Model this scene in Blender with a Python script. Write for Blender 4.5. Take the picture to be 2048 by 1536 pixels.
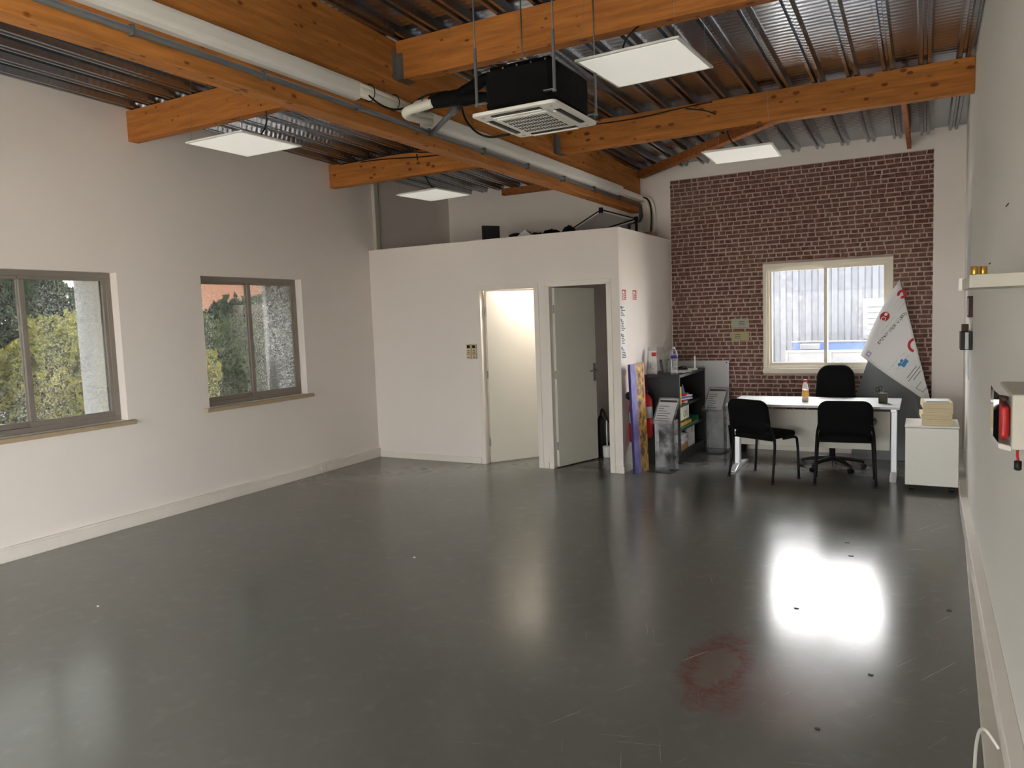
import bpy, math, random
from mathutils import Vector, Matrix
random.seed(7)
S = bpy.context.scene
for o in list(bpy.data.objects): bpy.data.objects.remove(o)
C = S.collection
R = math.radians

# ------------------------------------------------------------------ camera
cam_d = bpy.data.cameras.new('camera'); cam = bpy.data.objects.new('camera', cam_d); C.objects.link(cam)
cam_d.sensor_fit = 'HORIZONTAL'; cam_d.sensor_width = 36.0; cam_d.lens = 1507.7 * 36.0 / 2048.0
cam_d.clip_start = .05; cam_d.clip_end = 300
_y, _t, _r = R(28.724), R(5.004), R(-2.128)
_f = Vector((-math.sin(_y)*math.cos(_t), math.cos(_y)*math.cos(_t), -math.sin(_t)))
_ri = Vector((math.cos(_y), math.sin(_y), 0)); _up = _ri.cross(_f)
_r2 = math.cos(_r)*_ri + math.sin(_r)*_up; _u2 = -math.sin(_r)*_ri + math.cos(_r)*_up
CAM = Vector((0, 0, 1.70))
cam.matrix_world = Matrix(((_r2.x, _u2.x, -_f.x, CAM.x), (_r2.y, _u2.y, -_f.y, CAM.y), (_r2.z, _u2.z, -_f.z, CAM.z), (0, 0, 0, 1)))
S.camera = cam

# ------------------------------------------------------------------ world: overcast sky
W = bpy.data.worlds.new('overcast_sky'); S.world = W; W.use_nodes = True
nt = W.node_tree; nt.nodes.clear()
wo = nt.nodes.new('ShaderNodeOutputWorld'); bg = nt.nodes.new('ShaderNodeBackground')
tc = nt.nodes.new('ShaderNodeTexCoord'); sx = nt.nodes.new('ShaderNodeSeparateXYZ')
mr = nt.nodes.new('ShaderNodeMapRange'); mr.inputs['From Min'].default_value = 0; mr.inputs['From Max'].default_value = 1
mr.inputs['To Min'].default_value = 1.3; mr.inputs['To Max'].default_value = 2.0
bg.inputs['Color'].default_value = (1.0, .985, .965, 1)
SKY = 2.6
ml = nt.nodes.new('ShaderNodeMath'); ml.operation = 'MULTIPLY'; ml.inputs[1].default_value = SKY
nt.links.new(tc.outputs['Generated'], sx.inputs[0]); nt.links.new(sx.outputs['Z'], mr.inputs['Value'])
nt.links.new(mr.outputs[0], ml.inputs[0]); nt.links.new(ml.outputs[0], bg.inputs['Strength']); nt.links.new(bg.outputs[0], wo.inputs['Surface'])
vs = S.view_settings; S.display_settings.display_device = 'sRGB'
vs.view_transform = 'Standard'; vs.look = 'None'; vs.gamma = 1; vs.use_curve_mapping = False
vs.exposure = 2.7

# ------------------------------------------------------------------ materials
MATS = {}
def lin(c):
    return tuple(((v/255)/12.92 if v/255 <= .04045 else ((v/255+.055)/1.055)**2.4) for v in c)
class NB:
    def __init__(s, name):
        s.m = bpy.data.materials.new(name); s.m.use_nodes = True; s.t = s.m.node_tree; s.t.nodes.clear()
        s.out = s.n('OutputMaterial'); MATS[name] = s.m
    def n(s, typ, **kw):
        nd = s.t.nodes.new('ShaderNode' + typ)
        for k, v in kw.items():
            if k in ('operation', 'data_type', 'blend_type', 'feature', 'wave_type', 'bands_direction', 'noise_dimensions', 'voronoi_dimensions', 'interpolation_type', 'wave_profile'): setattr(nd, k, v)
        return nd
    def l(s, a, b): s.t.links.new(a, b)
    def math(s, op, a, b=None, c=None, clamp=False):
        nd = s.n('Math', operation=op); nd.use_clamp = clamp
        for i, v in enumerate((a, b, c)):
            if v is None: continue
            if isinstance(v, (int, float)): nd.inputs[i].default_value = v
            else: s.l(v, nd.inputs[i])
        return nd.outputs[0]
    def mix(s, f, a, b):
        nd = s.n('Mix', data_type='RGBA')
        for i, v in ((0, f), (6, a), (7, b)):
            if isinstance(v, (int, float)): nd.inputs[i].default_value = v
            elif isinstance(v, tuple): nd.inputs[i].default_value = (*v[:3], 1)
            else: s.l(v, nd.inputs[i])
        return nd.outputs[2]
    def step(s, v, a, b):
        nd = s.n('MapRange', interpolation_type='SMOOTHSTEP'); s.l(v, nd.inputs['Value'])
        nd.inputs['From Min'].default_value = a; nd.inputs['From Max'].default_value = b; return nd.outputs[0]
    def obj(s, scale=(1, 1, 1)):
        t = s.n('TexCoord'); mp = s.n('Mapping'); mp.inputs['Scale'].default_value = scale
        s.l(t.outputs['Object'], mp.inputs['Vector']); return mp.outputs[0]
    def geo(s, scale=(1, 1, 1)):
        t = s.n('NewGeometry'); mp = s.n('Mapping'); mp.inputs['Scale'].default_value = scale
        s.l(t.outputs['Position'], mp.inputs['Vector']); return mp.outputs[0]
    def noise(s, v, scale, det=3, rough=.5, out=0):
        nd = s.n('TexNoise'); nd.inputs['Scale'].default_value = scale; nd.inputs['Detail'].default_value = det
        nd.inputs['Roughness'].default_value = rough; s.l(v, nd.inputs['Vector']); return nd.outputs[out]
    def bsdf(s, col, rough=.5, metal=0, spec=.5, bump=None, bstr=.2, bdist=.01, trans=0, ior=1.45, coat=0):
        b = s.n('BsdfPrincipled')
        for k, v in (('Base Color', col), ('Roughness', rough), ('Metallic', metal)):
            if isinstance(v, (int, float)): b.inputs[k].default_value = v
            elif isinstance(v, tuple): b.inputs[k].default_value = (*v[:3], 1)
            else: s.l(v, b.inputs[k])
        b.inputs['Specular IOR Level'].default_value = spec; b.inputs['IOR'].default_value = ior
        b.inputs['Coat Weight'].default_value = coat; b.inputs['Transmission Weight'].default_value = trans
        if bump is not None:
            bp = s.n('Bump'); bp.inputs['Strength'].default_value = bstr; bp.inputs['Distance'].default_value = bdist
            s.l(bump, bp.inputs['Height']); s.l(bp.outputs[0], b.inputs['Normal'])
        s.b = b; return b.outputs[0]
    def done(s, sh): s.l(sh, s.out.inputs['Surface']); return s.m

def M(name, rgb, rough=.5, metal=0, var=.08, scale=6, bump=0, spec=.5, bscale=None, linear=False):
    if name in MATS: return MATS[name]
    c = rgb if linear else lin(rgb); k = NB(name); v = k.obj(); n = k.noise(v, scale, 4)
    a = tuple(x*(1-var) for x in c); b = tuple(min(1, x*(1+var)) for x in c)
    col = k.mix(n, a, b)
    bp = k.noise(v, bscale or scale*8, 3) if bump else None
    return k.done(k.bsdf(col, rough, metal, spec, bp, bump, .005))

def wood(name, base, axis, dark=.55, lam=.034):
    k = NB(name); sc = [9, 9, 9]; sc[axis] = .9
    o = k.geo(); g = k.noise(k.geo(tuple(sc)), 3.0, 6, .6)
    sc2 = [40, 40, 40]; sc2[axis] = 1.5
    g2 = k.noise(k.geo(tuple(sc2)), 2.0, 3)
    sp = k.n('SeparateXYZ'); k.l(o, sp.inputs[0])
    zz = k.math('DIVIDE', sp.outputs['Z'], lam); fl = k.math('FLOOR', zz); fr = k.math('FRACT', zz)
    axo = k.math('FLOOR', k.math('DIVIDE', k.math('ADD', sp.outputs['XYZ'[axis]], k.math('MULTIPLY', fl, .77)), 1.9))
    wn = k.n('TexWhiteNoise'); cb = k.n('CombineXYZ'); k.l(fl, cb.inputs[0]); k.l(axo, cb.inputs[1]); k.l(cb.outputs[0], wn.inputs['Vector'])
    c = lin(base)
    col = k.mix(k.step(g, .3, .72), tuple(x*1.18 for x in c), tuple(x*.72 for x in c))
    col = k.mix(k.math('MULTIPLY', wn.outputs['Value'], .38), col, tuple(x*y for x, y in zip(c, (.62, .55, .5))))
    col = k.mix(k.math('MULTIPLY', k.step(g2, .45, .75), .35), col, tuple(x*.55 for x in c))
    edge = k.math('MULTIPLY', k.step(fr, .05, .0), .45)
    col = k.mix(edge, col, tuple(x*.4 for x in c))
    sk = [16, 16, 16]; sk[axis] = 9
    vo = k.n('TexVoronoi'); vo.inputs['Scale'].default_value = 1.0; vo.inputs['Randomness'].default_value = 1.0; k.l(k.geo(tuple(sk)), vo.inputs['Vector'])
    vr = k.n('SeparateColor'); k.l(vo.outputs['Color'], vr.inputs[0])
    kd = k.math('DIVIDE', k.math('ADD', vo.outputs['Distance'], k.math('MULTIPLY', k.math('SUBTRACT', g2, .5), .22)), k.math('ADD', k.math('MULTIPLY', vr.outputs[1], .24), .09)); kn = k.math('MULTIPLY', k.step(kd, 1.0, .55), k.step(vr.outputs[0], .15, .2))
    col = k.mix(k.math('MULTIPLY', kn, .85), col, tuple(x*y for x, y in zip(c, (.28, .18, .14))))
    return k.done(k.bsdf(col, .62, 0, .3, g, .12, .004))

def glass(name, tint=(.93, .96, .95), dirt_sheen=.06, dscale=60, rough=.0, refl=1.0, ior=1.45):
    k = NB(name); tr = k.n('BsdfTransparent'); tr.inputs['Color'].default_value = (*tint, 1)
    gl = k.n('BsdfGlossy'); gl.inputs['Roughness'].default_value = rough; gl.inputs['Color'].default_value = (refl, refl, refl, 1)
    fr = k.n('Fresnel'); fr.inputs['IOR'].default_value = ior
    m1 = k.n('MixShader'); k.l(fr.outputs[0], m1.inputs[0]); k.l(tr.outputs[0], m1.inputs[1]); k.l(gl.outputs[0], m1.inputs[2])
    sh = m1.outputs[0]
    if dirt_sheen:  # pale speckled veil: dirt on window panes, painted sheen on clear plastic
        n = k.noise(k.geo(), dscale, 5, .7); n2 = k.noise(k.geo((1, 1, .3)), 3, 3)
        d = k.n('BsdfTranslucent'); d.inputs['Color'].default_value = (.82, .84, .84, 1)
        df = k.n('BsdfDiffuse'); df.inputs['Color'].default_value = (.7, .7, .68, 1)
        md = k.n('MixShader'); md.inputs[0].default_value = .35; k.l(d.outputs[0], md.inputs[1]); k.l(df.outputs[0], md.inputs[2])
        fac = k.math('MULTIPLY', k.math('MULTIPLY', k.step(n, .38, .68), k.math('ADD', k.step(n2, .3, .7), .25)), dirt_sheen*2)
        m2 = k.n('MixShader'); k.l(fac, m2.inputs[0]); k.l(sh, m2.inputs[1]); k.l(md.outputs[0], m2.inputs[2]); sh = m2.outputs[0]
    return k.done(sh)

M('wall_white', (240, 232, 226), .75, var=.02, scale=1.2, bump=.06, bscale=90, spec=.25)
M('wall_grey', (238, 236, 229), .7, var=.02, scale=1.2, bump=.05, bscale=90, spec=.25)
M('wall_upper', (190, 184, 176), .8, var=.05, scale=2, bump=.05, spec=.2)
M('stucco', (226, 227, 230), .9, var=.25, scale=45, bump=.9, bscale=60)
M('white_paint', (238, 231, 222), .45, var=.02)
M('door_paint', (226, 223, 212), .5, var=.02)
M('white_plastic', (243, 241, 234), .4, var=.02)
M('trunk_white', (236, 229, 220), .5, var=.06, scale=9)
M('dirty_white', (205, 200, 188), .55, var=.12, scale=7)
M('alu_frame', (142, 134, 126), .45, metal=.35, var=.06, scale=12)
M('pvc_frame', (232, 224, 206), .45, var=.04)
M('sill_stone', (176, 158, 130), .6, var=.1, scale=14)
M('grey_pipe', (104, 106, 108), .42, var=.1)
M('galv', (150, 152, 152), .4, metal=.8, var=.12, scale=20)
M('black_plastic', (22, 22, 23), .5, var=.1)
M('black_fabric', (19, 19, 20), .9, var=.2, scale=120, bump=.3, bscale=300, spec=.15)
M('black_metal', (16, 16, 17), .5, var=.1, spec=.25)
M('black_foam', (17, 17, 17), .85, var=.2, scale=30, bump=.4, bscale=40, spec=.15)
M('black_board', (38, 38, 41), .55, var=.08, scale=30)
M('cable_black', (16, 16, 16), .5)
M('desk_white', (206, 207, 209), .3, var=.02)
M('desk_panel', (214, 210, 200), .5, var=.03)
M('leg_silver', (205, 206, 208), .32, metal=.35, var=.04)
k = NB('led_white'); k.bsdf(k.mix(k.noise(k.obj(), 3, 2), lin((238, 236, 226)), lin((242, 240, 231))), .5); k.b.inputs['Emission Color'].default_value = (1, .97, .88, 1); k.b.inputs['Emission Strength'].default_value = .065; k.done(k.b.outputs[0])
M('led_frame', (236, 236, 230), .4, var=.02)
M('cream_paper', (222, 206, 172), .8, var=.08, scale=25)
M('paper_white', (238, 238, 236), .8, var=.02)
M('paper_grey', (205, 206, 208), .8, var=.04)
M('banner_white', (234, 234, 234), .55, var=.015)
M('banner_grey', (118, 122, 124), .6, var=.03)
M('red', (188, 30, 34), .4, var=.08)
M('print_red', (196, 44, 58), .6, var=.05)
M('print_blue', (62, 140, 196), .6, var=.15, scale=60)
M('print_navy', (30, 34, 92), .6)
M('print_dark', (66, 68, 74), .7, var=.05)
M('print_lilac', (190, 176, 226), .6)
M('brown', (74, 46, 34), .6, var=.15)
M('brass', (196, 152, 66), .3, metal=.9, var=.1)
M('gold_paper', (196, 200, 206), .5)
M('box_pale', (222, 222, 200), .7)
M('note_green', (168, 176, 150), .8, var=.06, scale=20)
M('note_yellow', (176, 168, 124), .8, var=.06, scale=20)
M('yellow', (232, 186, 52), .5)
M('green_plastic', (34, 116, 70), .4)
M('pot_green', (58, 64, 34), .5, var=.3, scale=30)
M('cardboard', (186, 148, 104), .8, var=.1, scale=14)
M('blue_label', (66, 56, 150), .5, var=.05)
M('trailer_blue', (22, 50, 98), .5)
M('blue_panel', (84, 142, 226), .5, var=.05)
M('juice', (232, 208, 176), .3, var=.06)
M('label_orange', (232, 176, 92), .5, var=.3, scale=40)
M('cap_red', (196, 60, 60), .4)
M('grout', (186, 164, 154), .9, var=.1, scale=30)
M('asphalt', (196, 190, 180), .9, var=.15, scale=3, bump=.4)
M('ext_metal', (45, 49, 56), .5, metal=.1, var=.05, scale=2)
M('ext_white', (58, 61, 66), .5, var=.04)
M('louvre', (58, 65, 72), .4, var=.04)
M('roof_tile', (178, 122, 96), .8, var=.25, scale=8)
M('house_wall', (190, 150, 122), .85, var=.12, scale=3)
M('car_paint', (190, 194, 200), .25, metal=.3, var=.03)
M('tyre', (24, 24, 24), .8)
M('bark', (86, 70, 54), .9, var=.2)
M('crumb', (225, 222, 214), .8)
M('pvc_pipe', (226, 222, 208), .5, var=.1, scale=14)
M('toilet_white', (236, 236, 232), .2, var=.01)
M('black_bag', (14, 14, 15), .4, var=.3, scale=20, bump=.6, bscale=25)

wood('beam_wood_y', (198, 130, 66), 1)
wood('beam_wood_x', (192, 122, 58), 0)
wood('brace_wood', (170, 104, 58), 1, lam=.2)
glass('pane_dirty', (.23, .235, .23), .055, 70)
glass('pane_back', (.985, .99, .995), .012, 22, 0, 1, 1.2)
glass('pane_front', (.65, .655, .65), 0)
glass('acrylic', (.965, .97, .975), .15, 8, .05)  # whitish veil painted in for the reflections on the clear sheets
glass('bottle_clear', (.97, .98, .99), .16, 40, .05)  # pale veil painted in so the clear plastic looks brighter
glass('cover_clear', (.97, .97, .97), 0, 40, .03, 1, 1.04)

def leafmat(name, c1, c2):
    k = NB(name); oi = k.noise(k.geo(), 2.2, 4, .6); n2 = k.noise(k.geo(), 22, 2)
    col = k.mix(k.step(k.math('ADD', k.math('MULTIPLY', oi, .6), k.math('MULTIPLY', n2, .4)), .36, .64), lin(c1), lin(c2))
    d = k.n('BsdfDiffuse'); t = k.n('BsdfTranslucent'); k.l(col, d.inputs[0]); k.l(col, t.inputs[0])
    m = k.n('MixShader'); m.inputs[0].default_value = .35; k.l(d.outputs[0], m.inputs[1]); k.l(t.outputs[0], m.inputs[2]); k.done(m.outputs[0])
leafmat('leaf_yellow', (120, 128, 52), (206, 196, 110))
leafmat('leaf_green', (58, 76, 44), (118, 134, 84))
leafmat('leaf_dark', (44, 60, 46), (92, 108, 80))

# floor: glossy grey painted concrete
k = NB('floor_paint'); p = k.geo(); n1 = k.noise(p, .7, 5, .6); n2 = k.noise(p, 9, 4, .6); n3 = k.noise(p, 3.2, 6, .7)
base = k.mix(n1, lin((106, 107, 102)), lin((117, 117, 112)))
base = k.mix(k.math('MULTIPLY', k.step(n2, .5, .8), .18), base, lin((150, 150, 146)))
sp = k.n('SeparateXYZ'); k.l(p, sp.inputs[0])
def ell(cx, cy, rx, ry, amp, nn):
    a = k.math('DIVIDE', k.math('SUBTRACT', sp.outputs[0], cx), rx); b = k.math('DIVIDE', k.math('SUBTRACT', sp.outputs[1], cy), ry)
    d = k.math('SQRT', k.math('ADD', k.math('MULTIPLY', a, a), k.math('MULTIPLY', b, b)))
    return k.math('ADD', d, k.math('MULTIPLY', k.math('SUBTRACT', nn, .5), amp))
nb = k.noise(p, 6, 9, .78); nf = k.noise(p, 26, 6, .75); d1 = ell(-.86, 3.50, .15, .36, 1.7, nb); d2 = ell(-.52, 3.36, .36, .42, 1.4, nb); d3 = ell(-.80, 3.22, .14, .16, 1.6, nb)
red2 = k.math('MULTIPLY', k.step(d2, 1.3, .2), .5)
base = k.mix(red2, base, lin((128, 98, 94)))
pat = k.math('ADD', k.math('MULTIPLY', k.step(nf, .4, .6), .6), .25)
base = k.mix(k.math('MULTIPLY', k.math('MAXIMUM', k.step(d1, 1.3, .75), k.math('MULTIPLY', k.step(d3, 1.3, .6), .6)), pat), base, lin((120, 62, 60)))
base = k.mix(k.math('MULTIPLY', k.step(d1, .70, .5), .8), base, lin((118, 110, 102)))
# wear scratches
def streak(rot, sx, sy, th):
    t = k.n('NewGeometry'); mp = k.n('Mapping'); mp.inputs['Rotation'].default_value = (0, 0, rot); k.l(t.outputs['Position'], mp.inputs['Vector'])
    m2 = k.n('Mapping'); m2.inputs['Scale'].default_value = (sx, sy, 1); k.l(mp.outputs[0], m2.inputs['Vector'])
    return k.step(k.noise(m2.outputs[0], 1, 1), th, th+.03)
zone = k.math('MULTIPLY', k.step(sp.outputs[0], -2.2, -.9), k.step(n3, .42, .6))
scr = k.math('MULTIPLY', k.math('MAXIMUM', streak(.5, 120, 1.3, .745), k.math('MAXIMUM', streak(-.35, 150, 1.6, .755), streak(1.3, 140, 1.5, .76))), zone)
base = k.mix(k.math('MULTIPLY', scr, .6), base, lin((205, 205, 200)))
ro = k.math('ADD', k.math('MULTIPLY', n3, .08), .15)
ro = k.math('ADD', ro, k.math('MULTIPLY', k.step(d2, 1.3, .4), .05))
fine = k.noise(p, 55, 3); wav = k.noise(k.geo((2.5, 9, 1)), 2, 3)
bh = k.math('ADD', k.math('MULTIPLY', fine, .5), k.math('MULTIPLY', wav, .45))
k.done(k.bsdf(base, ro, 0, .62, bh, .06, .005))

# galvanised roof deck with fine cross wrinkles
k = NB('deck_metal'); p = k.geo(); n = k.noise(p, 3, 4)
wv = k.n('TexWave', wave_type='BANDS', bands_direction='Y'); wv.inputs['Scale'].default_value = 5.2; wv.inputs['Distortion'].default_value = 1.2
wv.inputs['Detail'].default_value = 2; wv.inputs['Detail Scale'].default_value = 1.5; k.l(p, wv.inputs['Vector'])
col = k.mix(n, lin((138, 144, 152)), lin((162, 168, 176)))
k.done(k.bsdf(col, k.math('ADD', k.math('MULTIPLY', n, .10), .15), .95, .5, wv.outputs['Fac'], .16, .006))

# brick faces (printed stone tone with stains)
k = NB('brick_face'); p = k.geo(); oi = k.n('ObjectInfo')
n = k.noise(p, 16, 2); n2 = k.noise(p, 75, 5, .7); n3 = k.noise(p, 1.2, 2)
c = k.mix(k.step(n, .3, .7), lin((98, 70, 62)), lin((134, 98, 86)))
c = k.mix(k.math('MULTIPLY', k.step(n2, .5, .72), .55), c, lin((72, 52, 48)))
c = k.mix(k.math('MULTIPLY', k.step(n3, .4, .7), .25), c, lin((140, 118, 98)))
k.done(k.bsdf(c, .9, 0, .15, n2, .25, .002))

# painting canvas
k = NB('painting'); t = k.n('TexCoord'); sp = k.n('SeparateXYZ'); k.l(t.outputs['Generated'], sp.inputs[0])
n = k.noise(k.obj((14, 14, 7)), 1.0, 5, .7); n2 = k.noise(k.obj((9, 9, 4)), 1.7, 3)
gold = k.mix(k.step(n, .38, .62), lin((96, 66, 46)), lin((226, 176, 70)))
gold = k.mix(k.step(n2, .55, .68), gold, lin((150, 120, 110)))
pur = k.mix(k.step(n2, .3, .8), lin((122, 112, 186)), lin((156, 150, 206)))
edge = k.math('ADD', sp.outputs['Y'], k.math('MULTIPLY', k.math('SUBTRACT', n2, .5), .25))
c = k.mix(k.step(edge, .36, .46), pur, gold)
c = k.mix(k.math('MULTIPLY', k.step(edge, .85, .95), k.step(sp.outputs['Z'], .5, .8)), c, lin((236, 130, 96)))
k.done(k.bsdf(c, .6))

def emis(name, col, st):
    k = NB(name); e = k.n('Emission'); e.inputs[0].default_value = (*col, 1); e.inputs[1].default_value = st; return k.done(e.outputs[0])

# ------------------------------------------------------------------ mesh helpers
OFF = {}
class MB:
    def __init__(s): s.v = []; s.f = []
    def add(s, v, f):
        b = len(s.v); s.v += [Vector(x) for x in v]; s.f += [tuple(i+b for i in q) for q in f]; return s
    def box(s, x0, y0, z0, x1, y1, z1):
        if x0 > x1: x0, x1 = x1, x0
        if y0 > y1: y0, y1 = y1, y0
        if z0 > z1: z0, z1 = z1, z0
        return s.add([(x0,y0,z0),(x1,y0,z0),(x1,y1,z0),(x0,y1,z0),(x0,y0,z1),(x1,y0,z1),(x1,y1,z1),(x0,y1,z1)],
                     [(0,3,2,1),(4,5,6,7),(0,1,5,4),(1,2,6,5),(2,3,7,6),(3,0,4,7)])
    def prism(s, poly, axis, a, b):
        n = len(poly)
        def P(p, t):
            q = list(p); q.insert(axis, t); return q
        v = [P(p, a) for p in poly] + [P(p, b) for p in poly]
        f = [tuple(range(n))[::-1], tuple(range(n, 2*n))] + [(i, (i+1) % n, n+(i+1) % n, n+i) for i in range(n)]
        if axis == 1: f = [q[::-1] for q in f]
        return s.add(v, f)
    def bar(s, p, q, w, h, up=(0, 0, 1)):
        p, q = Vector(p), Vector(q); d = (q-p).normalized(); up = Vector(up)
        if abs(d.dot(up)) > .98: up = Vector((0, 1, 0))
        r = d.cross(up).normalized()*w/2; u = r.cross(d).normalized()*h/2
        v = [p-r-u, p+r-u, p+r+u, p-r+u, q-r-u, q+r-u, q+r+u, q-r+u]
        return s.add(v, [(0,3,2,1),(4,5,6,7),(0,1,5,4),(1,2,6,5),(2,3,7,6),(3,0,4,7)])
    def tube(s, pts, r, n=10, smooth=0, ell=1.0):
        pts = [Vector(p) for p in pts]
        for _ in range(smooth):
            q = [pts[0]]
            for a, b in zip(pts, pts[1:]): q += [a.lerp(b, .25), a.lerp(b, .75)]
            pts = q + [pts[-1]]
        rs = r if isinstance(r, list) else [r]*len(pts)
        if len(rs) != len(pts): rs = [rs[min(len(rs)-1, int(i*(len(rs)-1)/(len(pts)-1)+.5))] for i in range(len(pts))]
        T = [(pts[min(i+1, len(pts)-1)]-pts[max(i-1, 0)]).normalized() for i in range(len(pts))]
        a = Vector((0, 0, 1)) if abs(T[0].z) < .9 else Vector((0, 1, 0))
        nrm = (a - T[0]*a.dot(T[0])).normalized(); rings = []
        for i, p in enumerate(pts):
            nrm = (nrm - T[i]*nrm.dot(T[i])).normalized(); bi = T[i].cross(nrm)
            rings.append([p + (nrm*math.cos(t)*ell + bi*math.sin(t))*rs[i] for t in (2*math.pi*j/n for j in range(n))])
        v = [x for rg in rings for x in rg]; f = []
        for i in range(len(pts)-1):
            for j in range(n): f.append((i*n+j, i*n+(j+1) % n, (i+1)*n+(j+1) % n, (i+1)*n+j))
        f += [tuple(range(n))[::-1], tuple(range((len(pts)-1)*n, len(pts)*n))]
        return s.add(v, f)
    def lathe(s, prof, c=(0, 0, 0), n=20):
        c = Vector(c); v = []; f = []
        for r, z in prof:
            for j in range(n):
                t = 2*math.pi*j/n; v.append(c+Vector((max(r, 1e-4)*math.cos(t), max(r, 1e-4)*math.sin(t), z)))
        for i in range(len(prof)-1):
            for j in range(n): f.append((i*n+j, i*n+(j+1) % n, (i+1)*n+(j+1) % n, (i+1)*n+j))
        f += [tuple(range(n))[::-1], tuple(range((len(prof)-1)*n, len(prof)*n))]
        return s.add(v, f)
    def xf(s, m): s.v = [m @ x for x in s.v]; return s
    def build(s, name, mat, parent=None, bevel=0, seg=2, smooth=False, world=True, sub=0, solid=0):
        off = OFF.get(parent.name, Vector()) if (parent is not None and world) else Vector()
        me = bpy.data.meshes.new(name); me.from_pydata([x-off for x in s.v], [], s.f); me.update()
        o = bpy.data.objects.new(name, me); C.objects.link(o); me.materials.append(MATS[mat])
        if parent is not None: o.parent = parent
        OFF[o.name] = off.copy()
        if solid: m = o.modifiers.new('solid', 'SOLIDIFY'); m.thickness = solid; m.offset = 0
        if bevel:
            m = o.modifiers.new('bevel', 'BEVEL'); m.width = bevel; m.segments = seg; m.limit_method = 'ANGLE'; m.angle_limit = R(40)
        if sub: m = o.modifiers.new('sub', 'SUBSURF'); m.levels = sub; m.render_levels = sub
        if smooth:
            for q in me.polygons: q.use_smooth = True
        return o
def box(*a): return MB().box(*a)
def thing(name, label, cat, loc=(0, 0, 0), rz=0, group=None, kind=None):
    o = bpy.data.objects.new(name, None); o.empty_display_size = .05; C.objects.link(o)
    o.location = loc; o.rotation_euler = (0, 0, rz); OFF[o.name] = Vector(loc)
    return tag(o, label, cat, group, kind)
def tag(o, label=None, cat=None, group=None, kind=None):
    if label: o['label'] = label
    if cat: o['category'] = cat
    if group: o['group'] = group
    if kind: o['kind'] = kind
    return o
def struct(o, label=None):
    o['kind'] = 'structure'
    if label: o['label'] = label
    return o
def copy_tree(o, parent=None):
    c = o.copy(); C.objects.link(c)
    if parent is not None: c.parent = parent
    for ch in list(o.children): copy_tree(ch, c)
    return c
def centered(o):
    """move a one-mesh thing's origin to the centre of its base"""
    me = o.data; xs = [v.co for v in me.vertices]
    c = Vector((sum(v.x for v in xs)/len(xs), sum(v.y for v in xs)/len(xs), min(v.z for v in xs)))
    for v in me.vertices: v.co -= c
    o.location = o.location + c; OFF[o.name] = c.copy(); return o
def solo(mb, name, mat, label, cat, group=None, **kw):
    return tag(centered(mb.build(name, mat, None, **kw)), label, cat, group)
def text_mb(s, size, m):
    cu = bpy.data.curves.new('t', 'FONT'); cu.body = s; cu.size = size; cu.align_x = 'CENTER'; cu.align_y = 'CENTER'; cu.resolution_u = 3
    o = bpy.data.objects.new('t', cu); C.objects.link(o); dg = bpy.context.evaluated_depsgraph_get()
    me = bpy.data.meshes.new_from_object(o.evaluated_get(dg)); mb = MB()
    mb.add([m @ v.co for v in me.vertices], [tuple(q.vertices) for q in me.polygons])
    bpy.data.objects.remove(o); bpy.data.curves.remove(cu); bpy.data.meshes.remove(me); return mb
def frame_m(o, ex, ey):
    ex = Vector(ex).normalized(); ey = Vector(ey); ey = (ey-ex*ex.dot(ey)).normalized(); ez = ex.cross(ey); o = Vector(o)
    return Matrix(((ex.x, ey.x, ez.x, o.x), (ex.y, ey.y, ez.y, o.y), (ex.z, ey.z, ez.z, o.z), (0, 0, 0, 1)))

# ------------------------------------------------------------------ dimensions (metres)
XL, XR, XRF = -6.087, .325, .375          # left wall, right wall, right wall at the far corner
YB, YP, XP = 9.387, 7.519, -2.80          # back wall, partition front, partition side
ZP = 2.59                                  # partition box height
YF = -2.6                                  # street front behind the camera
WT = .60                                   # outer wall thickness
zr = lambda y: 3.722 - .0258*y             # underside of the deck ribs
HT = 3.95                                  # wall tops (behind the deck edge)

# ------------------------------------------------------------------ structure
struct(box(XL-WT, YF-.3, -.12, XR+.45, YB+.3, 0).build('floor', 'floor_paint'), 'glossy grey painted concrete floor with red stain')
def wall_cells(u0, u1, z0, z1, holes):
    us = sorted({u0, u1, *[h[0] for h in holes], *[h[1] for h in holes]}); zs = sorted({z0, z1, *[h[2] for h in holes], *[h[3] for h in holes]})
    for a, b in zip(us, us[1:]):
        run = None
        for c, d in zip(zs, zs[1:]):
            um, zm = (a+b)/2, (c+d)/2
            if any(h[0] < um < h[1] and h[2] < zm < h[3] for h in holes):
                if run: yield (a, b, *run); run = None
            else: run = (run[0], d) if run else (c, d)
        if run: yield (a, b, *run)
W0 = (-2.2, 1.8, .30, 2.80); W1 = (2.64, 4.119, .937, 2.213); W2 = (4.979, 6.313, .937, 2.213)  # W0 is out of view, enlarged to let in more daylight
mb = MB()
for a, b, c, d in wall_cells(YF-.3, YB+.3, -.1, HT, [W0, W1, W2]): mb.box(XL-WT, a, c, XL, b, d)
wl = struct(mb.build('wall_left', 'wall_white'), 'white plastered side wall with sliding windows')
mb = MB()
for a, b, c, d in wall_cells(YF-.3, YB+.3, -.1, HT+.1, [W0, W1, W2]): mb.box(XL-WT-.012, a, c, XL-WT, b, d)
for h in (W0, W1, W2):                       # outer reveals in rough render
    for ya in (h[0]-.001, h[1]-.012): mb.box(XL-WT, ya, h[2], XL-.14, ya+.013, h[3])
mb.build('outer_render', 'stucco', wl)
WB = (-1.650, -.335, .985, 2.186)
mb = MB()
for a, b, c, d in wall_cells(XL-WT, XR+.5, -.1, HT, [WB]): mb.box(a, YB, c, b, YB+.085, d)
wb = struct(mb.build('wall_back', 'wall_white'), 'white back wall with brick facing around the window')
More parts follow.
